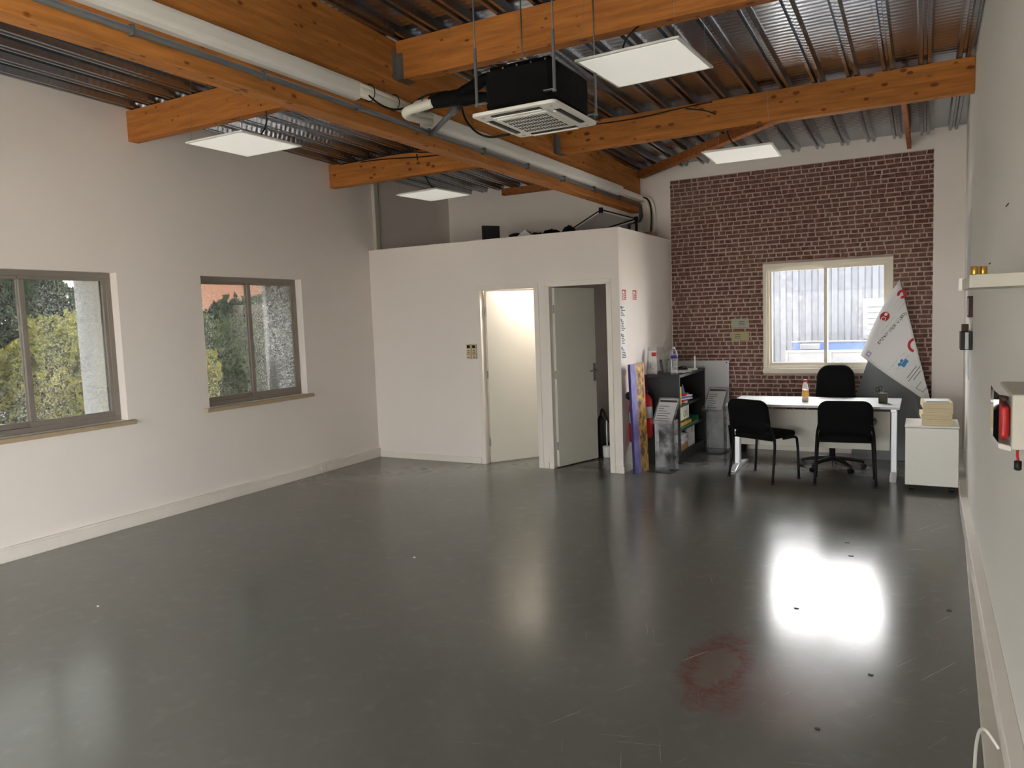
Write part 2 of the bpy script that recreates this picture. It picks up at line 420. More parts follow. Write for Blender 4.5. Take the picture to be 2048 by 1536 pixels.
WR = (-2.3, .7, .0, 3.0)  # unseen opening added behind the camera to light the left wall
mb = MB().prism([(XR, WR[1]), (XR+.3, WR[1]), (XR+.3, YB+.02), (XRF, YB+.02), (XRF, YB), (XR, 6.95)], 2, -.1, HT)
for a, b, c, d in wall_cells(YF-.3, WR[1], -.1, HT, [WR]): mb.box(XR, a, c, XR+.3, b, d)
struct(mb.build('wall_right', 'wall_grey'), 'pale grey painted wall on the right')
rw = thing('window_6_added', None, None, (XR+.15, -.8, 0)); struct(rw, 'unseen glazed doors added in the right wall to light the room')
mb = MB()
for y_ in (-2.3, -1.3, -.3, .65): mb.box(XR+.12, y_, 0, XR+.18, y_+.05, 3.0)
for z_ in (0, 2.95): mb.box(XR+.12, -2.3, z_, XR+.18, .7, z_+.05)
mb.build('window_frame', 'alu_frame', rw)
for y_ in (-2.25, -1.25, -.25): box(XR+.148, y_, .05, XR+.153, y_+(.95 if y_ < -.5 else .9), 2.95).build('pane', 'pane_front', rw)
struct(box(.082, YB-.07, 0, XRF+.1, YB+.02, 3.62).build('wall_corner', 'wall_white'), 'white boxed column in the far right corner')
# street front behind the camera: unseen shopfront, its glazing sized to light the room
SF = (-5.9, .15, .0, 2.15)
mb = MB()
for a, b, c, d in wall_cells(XL-WT, XR+.5, -.1, HT, [SF]): mb.box(a, YF-.25, c, b, YF, d)
struct(mb.build('wall_front', 'wall_white'), 'shopfront wall behind the viewer')
sf = thing('window_4', None, None, (-2.9, YF-.15, 0)); struct(sf, 'wide unseen shopfront glazing sized to light the room')
mb = MB()
for x in (-5.9, -4.4, -2.9, -1.4, .1): mb.box(x, YF-.18, 0, x+.05, YF-.12, 2.15)
for z in (0, 2.10): mb.box(-5.9, YF-.18, z, .15, YF-.12, z+.05)
mb.build('window_frame', 'alu_frame', sf)
for i in range(4): box(-5.85+1.5*i, YF-.155, .05, -4.4+1.5*i, YF-.15, 2.10).build('pane', 'pane_front', sf)

# partition box with the two small rooms
D1 = (-4.51, -3.79, 0, 2.035); D2 = (-3.625, -2.934, 0, 2.035)
mb = MB()
for a, b, c, d in wall_cells(XL, XP, 0, ZP, [D1, D2]): mb.box(a, YP, c, b, YP+.08, d)
wp = struct(mb.build('wall_partition_front', 'wall_white'), 'low white partition wall with two open doors')
struct(box(XP-.08, YP+.08, 0, XP, YB, ZP).build('wall_partition_side', 'wall_white'), 'white end wall of the low partition box')
struct(box(-3.74, YP+.08, 0, -3.68, YB, ZP-.07).build('wall_divider', 'wall_white'), 'wall between the two small rooms')
struct(box(XL, YP+.08, ZP-.07, XP-.08, YB, ZP-.01).build('ceiling_partition', 'wall_white'), 'flat lid over the small rooms')
struct(box(XL, YP-.004, ZP, XP+.004, YP+.084, ZP+.012).build('trim_1', 'wall_white'), 'thin white capping on the partition front')
struct(box(XP-.084, YP+.084, ZP, XP+.004, YB, ZP+.012).build('trim_2', 'wall_white'), 'thin white capping on the partition side')

# baseboards
def bb(name, mbx, mat='trunk_white'): return struct(mbx.build(name, mat, bevel=.004))
bb('baseboard_left', box(XL, YF, 0, XL+.022, YP, .095).box(XL, YF, .095, XL+.03, YP, .115))
bb('baseboard_partition', box(XL+.03, YP-.014, 0, D1[0]-.05, YP, .075).box(D1[1]+.05, YP-.014, 0, D2[0]-.05, YP, .075).box(D2[1]+.05, YP-.014, 0, XP+.014, YP, .075).box(XP, YP, 0, XP+.014, YB, .075))
bb('baseboard_back', box(XP+.014, YB-.02, 0, .08, YB, .06).box(XP+.014, YB-.026, .06, .08, YB, .088))
bb('baseboard_right', box(XR-.055, YF, .0, XR, 6.95, .12))
bb('baseboard_corner', MB().prism([(XR-.055, 6.95), (XR, 6.95), (XRF, YB-.07), (XRF-.055, YB-.07)], 2, 0, .125))

# ------------------------------------------------------------------ brick facing: mortar sheet + bricks
BX0, BX1, BZ0, BZ1 = -2.793, .08, .088, 3.3265
mb = MB()
hole = (WB[0]-.035, WB[1]+.035, WB[2]-.06, WB[3]+.035)
for a, b, c, d in wall_cells(BX0, BX1, BZ0, BZ1, [hole]): mb.box(a, YB-.003, c, b, YB, d)
mb.build('mortar', 'grout', wb)
def brick_geo(L, H, rnd):
    j = lambda s: rnd.uniform(-s, s)
    e = .004; d = .0045
    base = [(0, 0), (L, 0), (L, H), (0, H)]; base = [(x+j(.005), z+j(.0035)) for x, z in base]
    cx, cz = L/2, H/2
    top = [(x + (e if x < cx else -e), z + (e*.7 if z < cz else -e*.7)) for x, z in base]
    v = [(x, -.003, z) for x, z in base] + [(x, -.003-d+j(.0012), z) for x, z in top]
    f = [(4, 5, 6, 7), (0, 1, 5, 4), (1, 2, 6, 5), (2, 3, 7, 6), (3, 0, 4, 7)]
    return v, f
rb = random.Random(3); ROW = .0515; rows = int((BZ1-BZ0)/ROW); bricks = []
for r_ in range(rows+1):
    z = BZ1-(r_+1)*ROW+.005; H = ROW-.0132
    if z < BZ0-.03: break
    long_row = r_ % 2 == 0; x = BX0 - rb.uniform(0, .12)
    while x < BX1:
        L = rb.uniform(.135, .172) if (long_row and rb.random() > .12) else rb.uniform(.066, .092)
        a, b = max(x, BX0+.002), min(x+L-.013, BX1-.002); x += L
        if b-a < .018: continue
        for a2, b2 in ([(a, b)] if (z+H < hole[2] or z > hole[3] or b < hole[0] or a > hole[1]) else [(a, min(b, hole[0]-.004)), (max(a, hole[1]+.004), b)]):
            z0, z1 = max(z, BZ0+.001), z+H
            if b2-a2 > .018 and z1-z0 > .012: bricks.append((a2, z0, b2-a2, z1-z0))
def score(q):
    x, z, L, H = q; dist = (Vector((x+L/2, YB, z+H/2))-CAM).length
    vis = z > 1.12 and not (z < 1.95 and x > -.62 + max(0, z-1.14)*.45)
    return (L*H/dist**2)*(1 if vis else .2)
bricks.sort(key=score, reverse=True)
shared = {}
for q in bricks[:300]:
    x, z, L, H = q; key = (round(L/.006), round(H, 3), rb.randint(0, 2))
    if key not in shared:
        v, f = brick_geo(L, H, rb); me = bpy.data.meshes.new('brick'); me.from_pydata(v, [], f); me.update(); me.materials.append(MATS['brick_face']); shared[key] = me
    o = bpy.data.objects.new('brick', shared[key]); o.location = (x, YB, z); C.objects.link(o); o.parent = wb
mb = MB()
for x, z, L, H in bricks[300:]:
    v, f = brick_geo(L, H, rb); mb.add([(p_[0]+x, p_[1]+YB, p_[2]+z) for p_ in v], f)
mb.build('brickwork', 'brick_face', wb)['kind'] = 'stuff'

# ------------------------------------------------------------------ windows
def slider(name, org, eu, en, w, z0, z1, fmat, gmat, label, d0, fw=.045, sw=.042):
    """sliding window: eu along the wall, en towards the room; near-u sash on the outer track"""
    t = thing(name, None, None, org); struct(t, label); o = Vector(org); eu = Vector(eu); en = Vector(en)
    def bx(m, u0, u1, n0, n1, a, b):
        p, q = o+eu*u0+en*n0, o+eu*u1+en*n1; m.box(p.x, p.y, a, q.x, q.y, b); return m
    fr = MB(); bx(fr, 0, w, d0, d0+.07, z0, z0+fw); bx(fr, 0, w, d0, d0+.07, z1-fw, z1); bx(fr, 0, fw, d0, d0+.07, z0+fw, z1-fw); bx(fr, w-fw, w, d0, d0+.07, z0+fw, z1-fw)
    fr.build('window_frame', fmat, t, bevel=.003)
    for i, (a, b, n) in enumerate(((fw-.01, w/2+.02, d0+.012), (w/2-.02, w-fw+.01, d0+.042))):
        s_ = MB(); bx(s_, a, b, n, n+.024, z0+fw-.005, z0+fw+sw); bx(s_, a, b, n, n+.024, z1-fw-sw*.6, z1-fw+.005)
        bx(s_, a, a+sw, n, n+.024, z0+fw+sw, z1-fw-sw*.6); bx(s_, b-sw, b, n, n+.024, z0+fw+sw, z1-fw-sw*.6)
        so = s_.build('sash', fmat, t, bevel=.003)
        bx(MB(), a+sw-.004, b-sw+.004, n+.010, n+.014, z0+fw+sw-.004, z1-fw-sw*.6+.004).build('pane', gmat, so)
    return t
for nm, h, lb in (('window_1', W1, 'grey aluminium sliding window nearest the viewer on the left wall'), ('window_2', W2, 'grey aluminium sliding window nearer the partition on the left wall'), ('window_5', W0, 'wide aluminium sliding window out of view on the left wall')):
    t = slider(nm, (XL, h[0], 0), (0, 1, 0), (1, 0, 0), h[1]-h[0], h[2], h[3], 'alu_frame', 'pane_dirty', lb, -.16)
    box(XL-.15, h[0]-.07, h[2]-.036, XL+.06, h[1]+.045, h[2]-.001).build('window_sill', 'sill_stone', t, bevel=.005)
    box(XL-.32, h[1]-.055, h[2], XL-.175, h[1]-.014, h[3]).build('shutter_guide', 'white_plastic', t, bevel=.004)
    box(XL-WT-.06, h[0]-.05, h[2]-.05, XL-.17, h[1]+.05, h[2]-.004).build('outer_sill', 'sill_stone', t)
t = slider('window_3', (WB[0], YB, 0), (1, 0, 0), (0, -1, 0), WB[1]-WB[0], WB[2], WB[3], 'pvc_frame', 'pane_back', 'cream framed sliding window in the brick wall', -.075, .032, .036)
mb = MB()
for a, b, c, d in ((WB[0]-.035, WB[1]+.035, WB[3]-.005, WB[3]+.035), (WB[0]-.035, WB[0]+.006, WB[2]-.03, WB[3]-.005), (WB[1]-.006, WB[1]+.035, WB[2]-.03, WB[3]-.005)): mb.box(a, YB-.022, c, b, YB, d)
mb.build('window_trim', 'pvc_frame', t, bevel=.004)
box(WB[0]-.04, YB-.035, WB[2]-.055, WB[1]+.04, YB, WB[2]-.0).build('window_sill', 'pvc_frame', t, bevel=.005)

# ------------------------------------------------------------------ doors
def door(name, d, ang, hx, label, handle):
    t = thing(name, None, None, (hx, YP+.05, 0)); struct(t, label)
    fr = box(d[0]-.045, YP-.012, 0, d[0]+.012, YP+.092, d[3]+.0).box(d[1]-.012, YP-.012, 0, d[1]+.045, YP+.092, d[3]).box(d[0]-.045, YP-.012, d[3]-.012, d[1]+.045, YP+.092, d[3]+.045)
    fr.build('door_frame', 'white_paint', t, bevel=.003)
    m = Matrix.Translation((hx, YP+.055, 0)) @ Matrix.Rotation(R(ang), 4, 'Z')
    lf = box(.012, -.02, .012, .69, .02, d[3]-.02).xf(m).build('door_leaf', 'door_paint', t, bevel=.003)
    for z in (.25, 1.05, 1.78): MB().lathe([(.008, -.045), (.008, .045)], (0, -.014, z), 8).xf(m).build('hinge', 'galv', lf)
    if handle:
        hd = box(.625, -.030, .93, .665, -.02, 1.14).xf(m).build('handle_plate', 'galv', lf, bevel=.003)
        MB().tube([(.645, -.03, 1.06), (.645, -.065, 1.06), (.63, -.07, 1.06), (.53, -.07, 1.055)], .009, 8).xf(m).build('door_handle', 'galv', t, smooth=True)
    return t
door('door_1', D1, 54, -4.478, 'pale door standing ajar into the bright small room', False)
door('door_2', D2, 72, -3.605, 'grey shaded door standing ajar into the dark small room', True)
# lamp inside the first room
t = thing('ceiling_lamp', 'small round ceiling lamp inside the bright room behind the left door', 'lamp', (-3.87, 8.02, 2.44))
emis('lamp_glow', (1, .95, .86), 20)
MB().lathe([(.13, .07), (.15, .05), (.15, .04)], (-3.87, 8.02, 2.44)).build('lamp_base', 'white_plastic', t, smooth=True)
MB().lathe([(.05, 0), (.11, .012), (.135, .035), (.135, .045)], (-3.87, 8.02, 2.44)).build('lamp_shade', 'lamp_glow', t, smooth=True)

# ------------------------------------------------------------------ metal roof deck
MOD = .26; prof = [(0, .045), (.156, .045), (.168, 0), (.190, 0), (.198, .028), (.216, .028), (.224, 0), (.246, 0)]
ce = thing('ceiling', None, None, (-2.9, 3.5, 3.6)); struct(ce, 'galvanised ribbed steel roof deck')
x = -.789-.206-MOD*22; YA, YZ = YF-.1, YB+.05
for sh in range(7):
    pr = []
    for m_ in range(4): pr += [(x+MOD*(sh*4+m_)+a, b) for a, b in prof]
    pr.append((x+MOD*(sh*4+4), .045))
    pr = [(min(max(a, XL-.05), XRF+.05), b) for a, b in pr]
    v = [(a, YA, zr(YA)+b) for a, b in pr] + [(a, YZ, zr(YZ)+b) for a, b in pr]; n = len(pr)
    if pr[-1][0]-pr[0][0] < .02: continue
    MB().add(v, [(i, n+i, n+i+1, i+1) for i in range(n-1)]).build('roof_sheet', 'deck_metal', ce, solid=.0015)
MB().add([(XL-.4, YA-.3, zr(YA)+.06), (XR+.6, YA-.3, zr(YA)+.06), (XR+.6, YZ+.4, zr(YZ)+.06), (XL-.4, YZ+.4, zr(YZ)+.06),
          (XL-.4, YA-.3, zr(YA)+.2), (XR+.6, YA-.3, zr(YA)+.2), (XR+.6, YZ+.4, zr(YZ)+.2), (XL-.4, YZ+.4, zr(YZ)+.2)],
         [(0,3,2,1),(4,5,6,7),(0,1,5,4),(1,2,6,5),(2,3,7,6),(3,0,4,7)]).build('roof_light_block', 'asphalt', ce)  # unseen slab added above the deck to stop light leaking in

# ------------------------------------------------------------------ timber
BF, BL_, BZ = -3.18, -3.30, 2.972           # main beam right face, left face, underside
v = []
for y in (YF, YB+.02):
    v += [(BL_, y, BZ), (BF, y, BZ), (BF, y, zr(y)-.004), (BL_, y, zr(y)-.004)]
solo(MB().add(v, [(0,1,2,3),(7,6,5,4),(0,4,5,1),(1,5,6,2),(2,6,7,3),(3,7,4,0)]), 'main_beam', 'beam_wood_y', 'deep glued timber main beam running the length of the room', 'beam', bevel=.006)
def purlin(y, x0, x1, label, hanger):
    t = thing('purlin', label, 'beam', ((x0+x1)/2, y+.05, zr(y)-.26), group='timber cross beams under the roof deck')
    box(x0, y, zr(y)-.262, x1, y+.10, zr(y)-.004).build('timber', 'beam_wood_x', t, bevel=.005)
    if hanger:
        s_ = 1 if x0 > -3.2 else -1; xb = BF if s_ > 0 else BL_
        zb = zr(y)-.262
        h = box(xb, y-.004, zb-.004, xb+s_*.055, y, zb+.17).box(xb, y+.10, zb-.004, xb+s_*.055, y+.104, zb+.17).box(xb, y-.004, zb-.004, xb+s_*.075, y+.104, zb).box(xb, y-.05, zb-.004, xb+s_*.003, y-.004, zb+.2).box(xb, y+.104, zb-.004, xb+s_*.003, y+.15, zb+.2)
        ho = h.build('joist_hanger', 'galv', t)
        for zz in (.04, .09, .14): MB().lathe([(.005, 0), (.004, .003)], (0, 0, 0), 8).xf(frame_m((xb+s_*.004, y-.027, zb+zz), (0, 1, 0), (0, 0, 1))).build('nail_head', 'grey_pipe', ho)
    return t
for y, lr, ll in ((4.33, 'timber cross beam above the air conditioner on the right', 'timber cross beam meeting the left wall between its two windows'),
                  (6.87, 'timber cross beam on the right nearer the brick wall', 'timber cross beam on the left just before the partition'),
                  (1.78, 'timber cross beam on the right out of view', 'timber cross beam on the left out of view')):
    purlin(y, BF, XR if y > 2 else XR, lr, True); purlin(y, XL, BL_, ll, True)
def brace(p, q, label, w=.07, h=.10): 
    return solo(MB().bar(p, q, w, h), 'roof_brace', 'brace_wood', label, 'brace', 'timber braces near the back wall', bevel=.003)
brace((-3.14, 9.30, 3.43), (-.80, 6.99, 3.43), 'diagonal timber brace from the beam end across to the right cross beam', .09, .09)
brace((-.165, 6.97, 3.40), (-.155, 9.385, 3.40), 'slim straight timber batten above the right of the brick wall', .04, .09)
brace((-3.34, 9.25, 3.43), (-4.75, 6.99, 3.43), 'diagonal timber brace on the left of the main beam end', .09, .09)
brace((-5.15, 9.34, 3.44), (-3.31, 9.34, 3.44), 'dark timber ledger on the back wall left of the main beam', .08, .09)

# ------------------------------------------------------------------ ducts and pipes on the beam
def duct(y0, y1, z0, z1, d, label):
    c = (z0+z1)/2; h = (z1-z0)/2; pr = []
    for i in range(9):
        a = math.pi*i/8; pr.append((BF+.002+d*min(1, 1.35*math.sin(a)), c-h*math.cos(a)))
    return solo(MB().prism(pr, 1, y0, y1), 'cable_duct', 'white_plastic', label, 'duct', 'white ducting along the main beam', bevel=.003)
duct(YF+.2, 3.865, 3.105, 3.225, .07, 'white plastic ducting on the beam nearest the viewer')
duct(4.57, 8.57, 3.085, 3.205, .07, 'long white plastic ducting on the beam behind the air conditioner')
duct(8.57, 9.375, 3.10, 3.185, .055, 'narrow white duct end on the beam near the brick wall')
t = thing('conduit', 'grey plastic conduit clipped along the lower part of the main beam', 'pipe', (BF+.015, 4, 3.02))
MB().tube([(BF+.021, YF+.2, 3.062), (BF+.021, 9.33, 3.055)], .017, 10).build('pipe', 'grey_pipe', t, smooth=True)
for i in range(14): box(BF+.002, -1.6+i*.78, 3.035, BF+.042, -1.585+i*.78, 3.085).build('pipe_clip', 'grey_pipe', t, bevel=.003)
t = thing('insulated_pipes', 'pair of white insulated pipes looping out of the ducting', 'pipe', (-3.05, 4.2, 3.1))
MB().tube([(-3.125, 3.84, 3.15), (-3.125, 4.2, 3.15), (-3.13, 4.6, 3.14)], .032, 10).build('pipe', 'pvc_pipe', t, smooth=True)
MB().tube([(-3.12, 3.84, 3.185), (-3.115, 4.2, 3.18), (-3.13, 4.6, 3.17)], .022, 10).build('pipe', 'pvc_pipe', t, smooth=True)
MB().tube([(-3.12, 4.62, 3.12), (-3.07, 4.40, 3.09), (-3.00, 4.16, 3.05), (-2.93, 4.07, 3.05), (-2.86, 4.10, 3.065), (-2.74, 4.10, 3.075)], .030, 12, 2).build('pipe', 'pvc_pipe', t, smooth=True)
MB().tube([(-3.12, 4.62, 3.16), (-3.06, 4.44, 3.13), (-2.97, 4.22, 3.09), (-2.91, 4.15, 3.10), (-2.84, 4.15, 3.10), (-2.74, 4.15, 3.10)], .026, 12, 2).build('pipe', 'pvc_pipe', t, smooth=True)
for p_ in ((-3.125, 3.95, 3.165), (-3.12, 4.2, 3.16), (-2.80, 4.12, 3.085)):
    MB().tube([(p_[0]+.06*math.cos(a)*.75, p_[1], p_[2]+.06*math.sin(a)*.9) for a in [i*math.pi/6 for i in range(13)]], .003, 6).build('cable_tie', 'cable_black', t)
t = thing('foam_wrapped_pipes', 'black foam wrapped pipes forking into the air conditioner', 'pipe', (-2.5, 4.0, 3.0))
MB().tube([(-2.76, 4.12, 3.085), (-2.60, 4.09, 3.075), (-2.47, 4.05, 3.06)], [.043, .048, .05], 12, 1).build('sleeve', 'black_foam', t, smooth=True)
MB().tube([(-2.50, 4.06, 3.07), (-2.38, 4.02, 3.10), (-2.25, 3.97, 3.115), (-2.12, 3.97, 3.06)], [.045, .038, .032, .03], 12, 1).build('pipe', 'black_foam', t, smooth=True)
MB().tube([(-2.50, 4.06, 3.05), (-2.36, 4.01, 3.02), (-2.24, 3.98, 2.995), (-2.12, 3.97, 2.98)], [.045, .034, .03, .028], 12, 1).build('pipe', 'black_foam', t, smooth=True)
t = thing('pipe_support', 'grey tube strut propping the foam wrapped pipes from the beam', 'pipe', (-3.0, 4.5, 3.05))
MB().tube([(-3.14, 4.655, 3.045), (-2.73, 4.36, 3.10)], .019, 10).build('tube', 'grey_pipe', t, smooth=True)
MB().tube([(-2.80, 4.41, 3.09), (-2.72, 4.353, 3.10)], .026, 10).build('coupling', 'grey_pipe', t, smooth=True)
def cable(pts, r, name, mat, label, sm=3, grp=None): return solo(MB().tube(pts, r, 6, sm), name, mat, label, 'cable', grp, smooth=True)
cable([(-2.70, 4.38, 3.10), (-2.62, 4.28, 2.99), (-2.48, 4.16, 2.87), (-2.36, 4.12, 2.805), (-2.2, 4.1, 2.80)], .007, 'power_cable', 'cable_black', 'thin black cable sagging from the pipes to the air conditioner panel')
cable([(-3.11, 3.85, 3.17), (-3.09, 3.98, 3.10), (-3.08, 4.15, 3.09), (-3.02, 4.24, 3.13), (-2.85, 4.15, 3.15), (-2.62, 4.08, 3.12)], .006, 'power_cable', 'cable_black', 'thin black cable from the white ducting end to the foam sleeve')
# corner pipes down to the box top
t = thing('riser_pipes', 'white insulated pipes curving down onto the partition box', 'pipe', (-3.06, 9.33, 2.6))
MB().tube([(-3.15, 9.30, 3.15), (-3.09, 9.33, 3.12), (-3.055, 9.34, 2.98), (-3.06, 9.34, 2.8), (-3.08, 9.34, 2.60)], .022, 10, 2).build('pipe', 'pvc_pipe', t, smooth=True)
MB().tube([(-3.15, 9.31, 3.17), (-3.03, 9.34, 3.14), (-2.985, 9.345, 2.97), (-2.99, 9.345, 2.8), (-3.02, 9.345, 2.60)], .018, 10, 2).build('pipe', 'pvc_pipe', t, smooth=True)
MB().tube([(-3.15, 9.30, 3.16), (-3.05, 9.315, 3.13), (-3.015, 9.315, 2.97), (-3.02, 9.315, 2.8), (-3.045, 9.315, 2.60)], .010, 8, 2).build('pipe', 'cable_black', t, smooth=True)
t = thing('drain_pipe', 'grey drain pipe elbow dropping from the beam end to the box', 'pipe', (-3.2, 9.25, 2.6))
MB().tube([(-3.17, 9.33, 3.06), (-3.16, 9.335, 2.99), (-3.16, 9.33, 2.89), (-3.17, 9.31, 2.86), (-3.29, 9.28, 2.845), (-3.30, 9.27, 2.82), (-3.30, 9.27, 2.592)], .02, 10, 1).build('pipe', 'grey_pipe', t, smooth=True)
MB().tube([(-3.16, 9.332, 2.96), (-3.16, 9.332, 2.90)], .026, 10).build('coupling', 'grey_pipe', t, smooth=True)
t = thing('wall_conduit', 'white plastered vertical conduit on the left wall above the partition', 'pipe', (XL+.03, 7.66, ZP+.012))
box(XL, 7.62, ZP+.012, XL+.05, 7.70, 3.53).build('casing', 'dirty_white', t, bevel=.008)
MB().tube([(XL+.02, 7.73, ZP+.012), (XL+.02, 7.73, 3.53)], .014, 8).build('pipe', 'dirty_white', t, smooth=True)

# ------------------------------------------------------------------ cassette air conditioner
t = thing('air_conditioner', 'black cassette air conditioner with white grille hung from the roof', 'air conditioner', (-1.95, 3.95, 2.80))
body = box(-2.14, 3.705, 2.83, -1.72, 4.205, 3.075).build('casing', 'black_foam', t, bevel=.03, seg=1)
for i in range(5): MB().lathe([(.006, 0), (.004, .003)], (0, 0, 0), 8).xf(frame_m((-2.10+i*.085, 3.705, 3.05), (1, 0, 0), (0, 0, 1))).build('screw', 'galv', body)
px0, px1, py0, py1 = -2.205, -1.69, 3.66, 4.25
def rrect(x0, y0, x1, y1, r, n=4):
    o = []
    for cx, cy, a0 in ((x1-r, y1-r, 0), (x0+r, y1-r, 90), (x0+r, y0+r, 180), (x1-r, y0+r, 270)):
        for i in range(n+1): a = R(a0+90*i/n); o.append((cx+r*math.cos(a), cy+r*math.sin(a)))
    return o
pan = MB().prism(rrect(px0, py0, px1, py1, .03), 2, 2.808, 2.828)
po = pan.build('face_panel', 'white_plastic', t, bevel=.006)
MB().prism(rrect(px0+.10, py0+.11, px1-.10, py1-.11, .02), 2, 2.798, 2.812).build('inlet_grille', 'white_plastic', t, bevel=.004)
mb = MB()
for i in range(5):
    for j in range(16):
        xx = px0+.125+j*.0172; yy = py0+.14+i*.064
        mb.box(xx, yy, 2.7965, xx+.009, yy+.042, 2.8)
mb.build('grille_slots', 'black_plastic', t)['kind'] = 'stuff'
for a in ((px0+.11, py0+.035, px1-.11, py0+.075), (px0+.11, py1-.075, px1-.11, py1-.035), (px0+.03, py0+.13, px0+.068, py1-.13), (px1-.068, py0+.13, px1-.03, py1-.13)):
    lo = box(a[0], a[1], 2.803, a[2], a[3], 2.812).build('air_outlet', 'black_plastic', t)
    if a[2]-a[0] > a[3]-a[1]: MB().box(a[0], a[3]-.012, 2.797, a[2], a[3]+.004, 2.803).build('louvre', 'white_plastic', lo)
    else: MB().box(a[0]-.004, a[1], 2.797, a[0]+.012, a[3], 2.803).build('louvre', 'white_plastic', lo)
for x_, y_ in ((px0+.05, py0+.05), (px1-.05, py0+.05), (px1-.05, py1-.05), (px0+.05, py1-.05)): MB().lathe([(.012, 0), (.012, .004)], (x_, y_, 2.805), 10).build('corner_cover', 'dirty_white', po)
for x_, y_ in ((-2.165, 3.67), (-1.69, 3.66), (-1.695, 4.235), (-2.165, 4.235)):
    ro_ = MB().tube([(x_, y_, 2.86), (x_, y_, zr(y_)+.03)], .005, 8).build('threaded_rod', 'galv', t, smooth=True)
    MB().tube([(x_, y_, 2.86), (x_, y_, 3.17)], .009, 8).build('rod_sleeve', 'grey_pipe', ro_)
    sx_ = 1 if x_ < -1.9 else -1
    MB().box(x_, y_-.012, 2.87, x_+sx_*.06, y_+.012, 2.875).lathe([(.012, 2.86), (.012, 2.87)], (x_, y_, 0), 6).build('hanger_bracket', 'galv', ro_)

# ------------------------------------------------------------------ LED panels
def led(cx, cy, z, rz, tx, ty, label, cab):
    t = thing('led_panel', label, 'ceiling light', (cx, cy, z), rz, 'square LED panels hung from the roof')
    t.rotation_euler = (R(tx), R(ty), R(rz)); s_ = .30
    box(-s_, -s_, 0, s_, s_, .012).box(-s_+.02, -s_+.02, .012, s_-.02, s_-.02, .02).build('frame', 'led_frame', t, world=False, bevel=.002)
    box(-s_+.018, -s_+.018, -.0015, s_-.018, s_-.018, .003).build('diffuser', 'led_white', t, world=False)
    box(-.09, .05, .02, .09, .11, .045).build('driver_box', 'white_plastic', t, world=False, bevel=.004)
    h = zr(cy)-z-.0
    for a, b in ((-s_+.03, -s_+.03), (s_-.03, -s_+.03), (s_-.03, s_-.03), (-s_+.03, s_-.03)):
        MB().tube([(a, b, .015), (a*.92, b*.92, h)], .0012, 5).build('suspension_wire', 'galv', t, world=False)
    MB().tube([Vector(q) for q in cab], .0065, 6, 3).build('power_cord', 'cable_black', t, world=False, smooth=True)
led(-4.60, 4.26, 3.10, 0, 0, 0, 'square white panel light hanging below the nearest left cross beam', [(.05, .08, .045), (.14, .10, .14), (.16, .09, .26), (.12, .07, .30)])
led(-1.40, 4.27, 3.10, -3, 0, 0, 'square white panel light beside the air conditioner', [(-.05, .05, .045), (-.16, .03, .10), (-.14, .06, .2), (-.05, .07, .26)])
led(-1.44, 7.08, 3.08, 2, 0, 0, 'square white panel light in front of the brick wall', [(.0, .05, .045), (-.10, -.02, .12), (-.12, -.13, .24), (-.2, -.22, .36), (-.45, -.225, .42)])
led(-4.83, 7.16, 3.10, -6, 0, 0, 'square white panel light hanging just above the partition box', [(-.02, .05, .045), (0, -.1, .15), (.02, -.26, .28), (.04, -.31, .40)])
g = 'thin black cables clipped along the cross beams'
cable([(-3.0, 6.86, zr(6.87)-.03), (-2.4, 6.86, zr(6.87)-.06), (-1.9, 6.86, zr(6.87)-.025), (-1.65, 6.86, zr(6.87)-.02)], .006, 'lighting_cable', 'cable_black', 'thin black cable along the right cross beam near the brick wall', 2, g)
cable([(-5.6, 6.86, zr(6.87)-.03), (-5.3, 6.855, zr(6.87)-.035), (-4.6, 6.855, zr(6.87)-.10), (-4.0, 6.855, zr(6.87)-.09), (-3.5, 6.855, zr(6.87)-.02)], .006, 'lighting_cable', 'cable_black', 'thin black cable drooping across the left cross beam before the partition', 2, g)
cable([(-5.9, 6.85, zr(6.87)-.02), (-5.3, 6.85, zr(6.87)-.01), (-4.9, 6.85, zr(6.87)-.008), (-4.7, 6.85, zr(6.87)-.05), (-4.5, 6.85, zr(6.87)-.04), (-4.3, 6.85, zr(6.87)-.03)], .007, 'lighting_cable', 'cable_black', 'black cable clipped along the top of the left cross beam before the partition', 2, g)

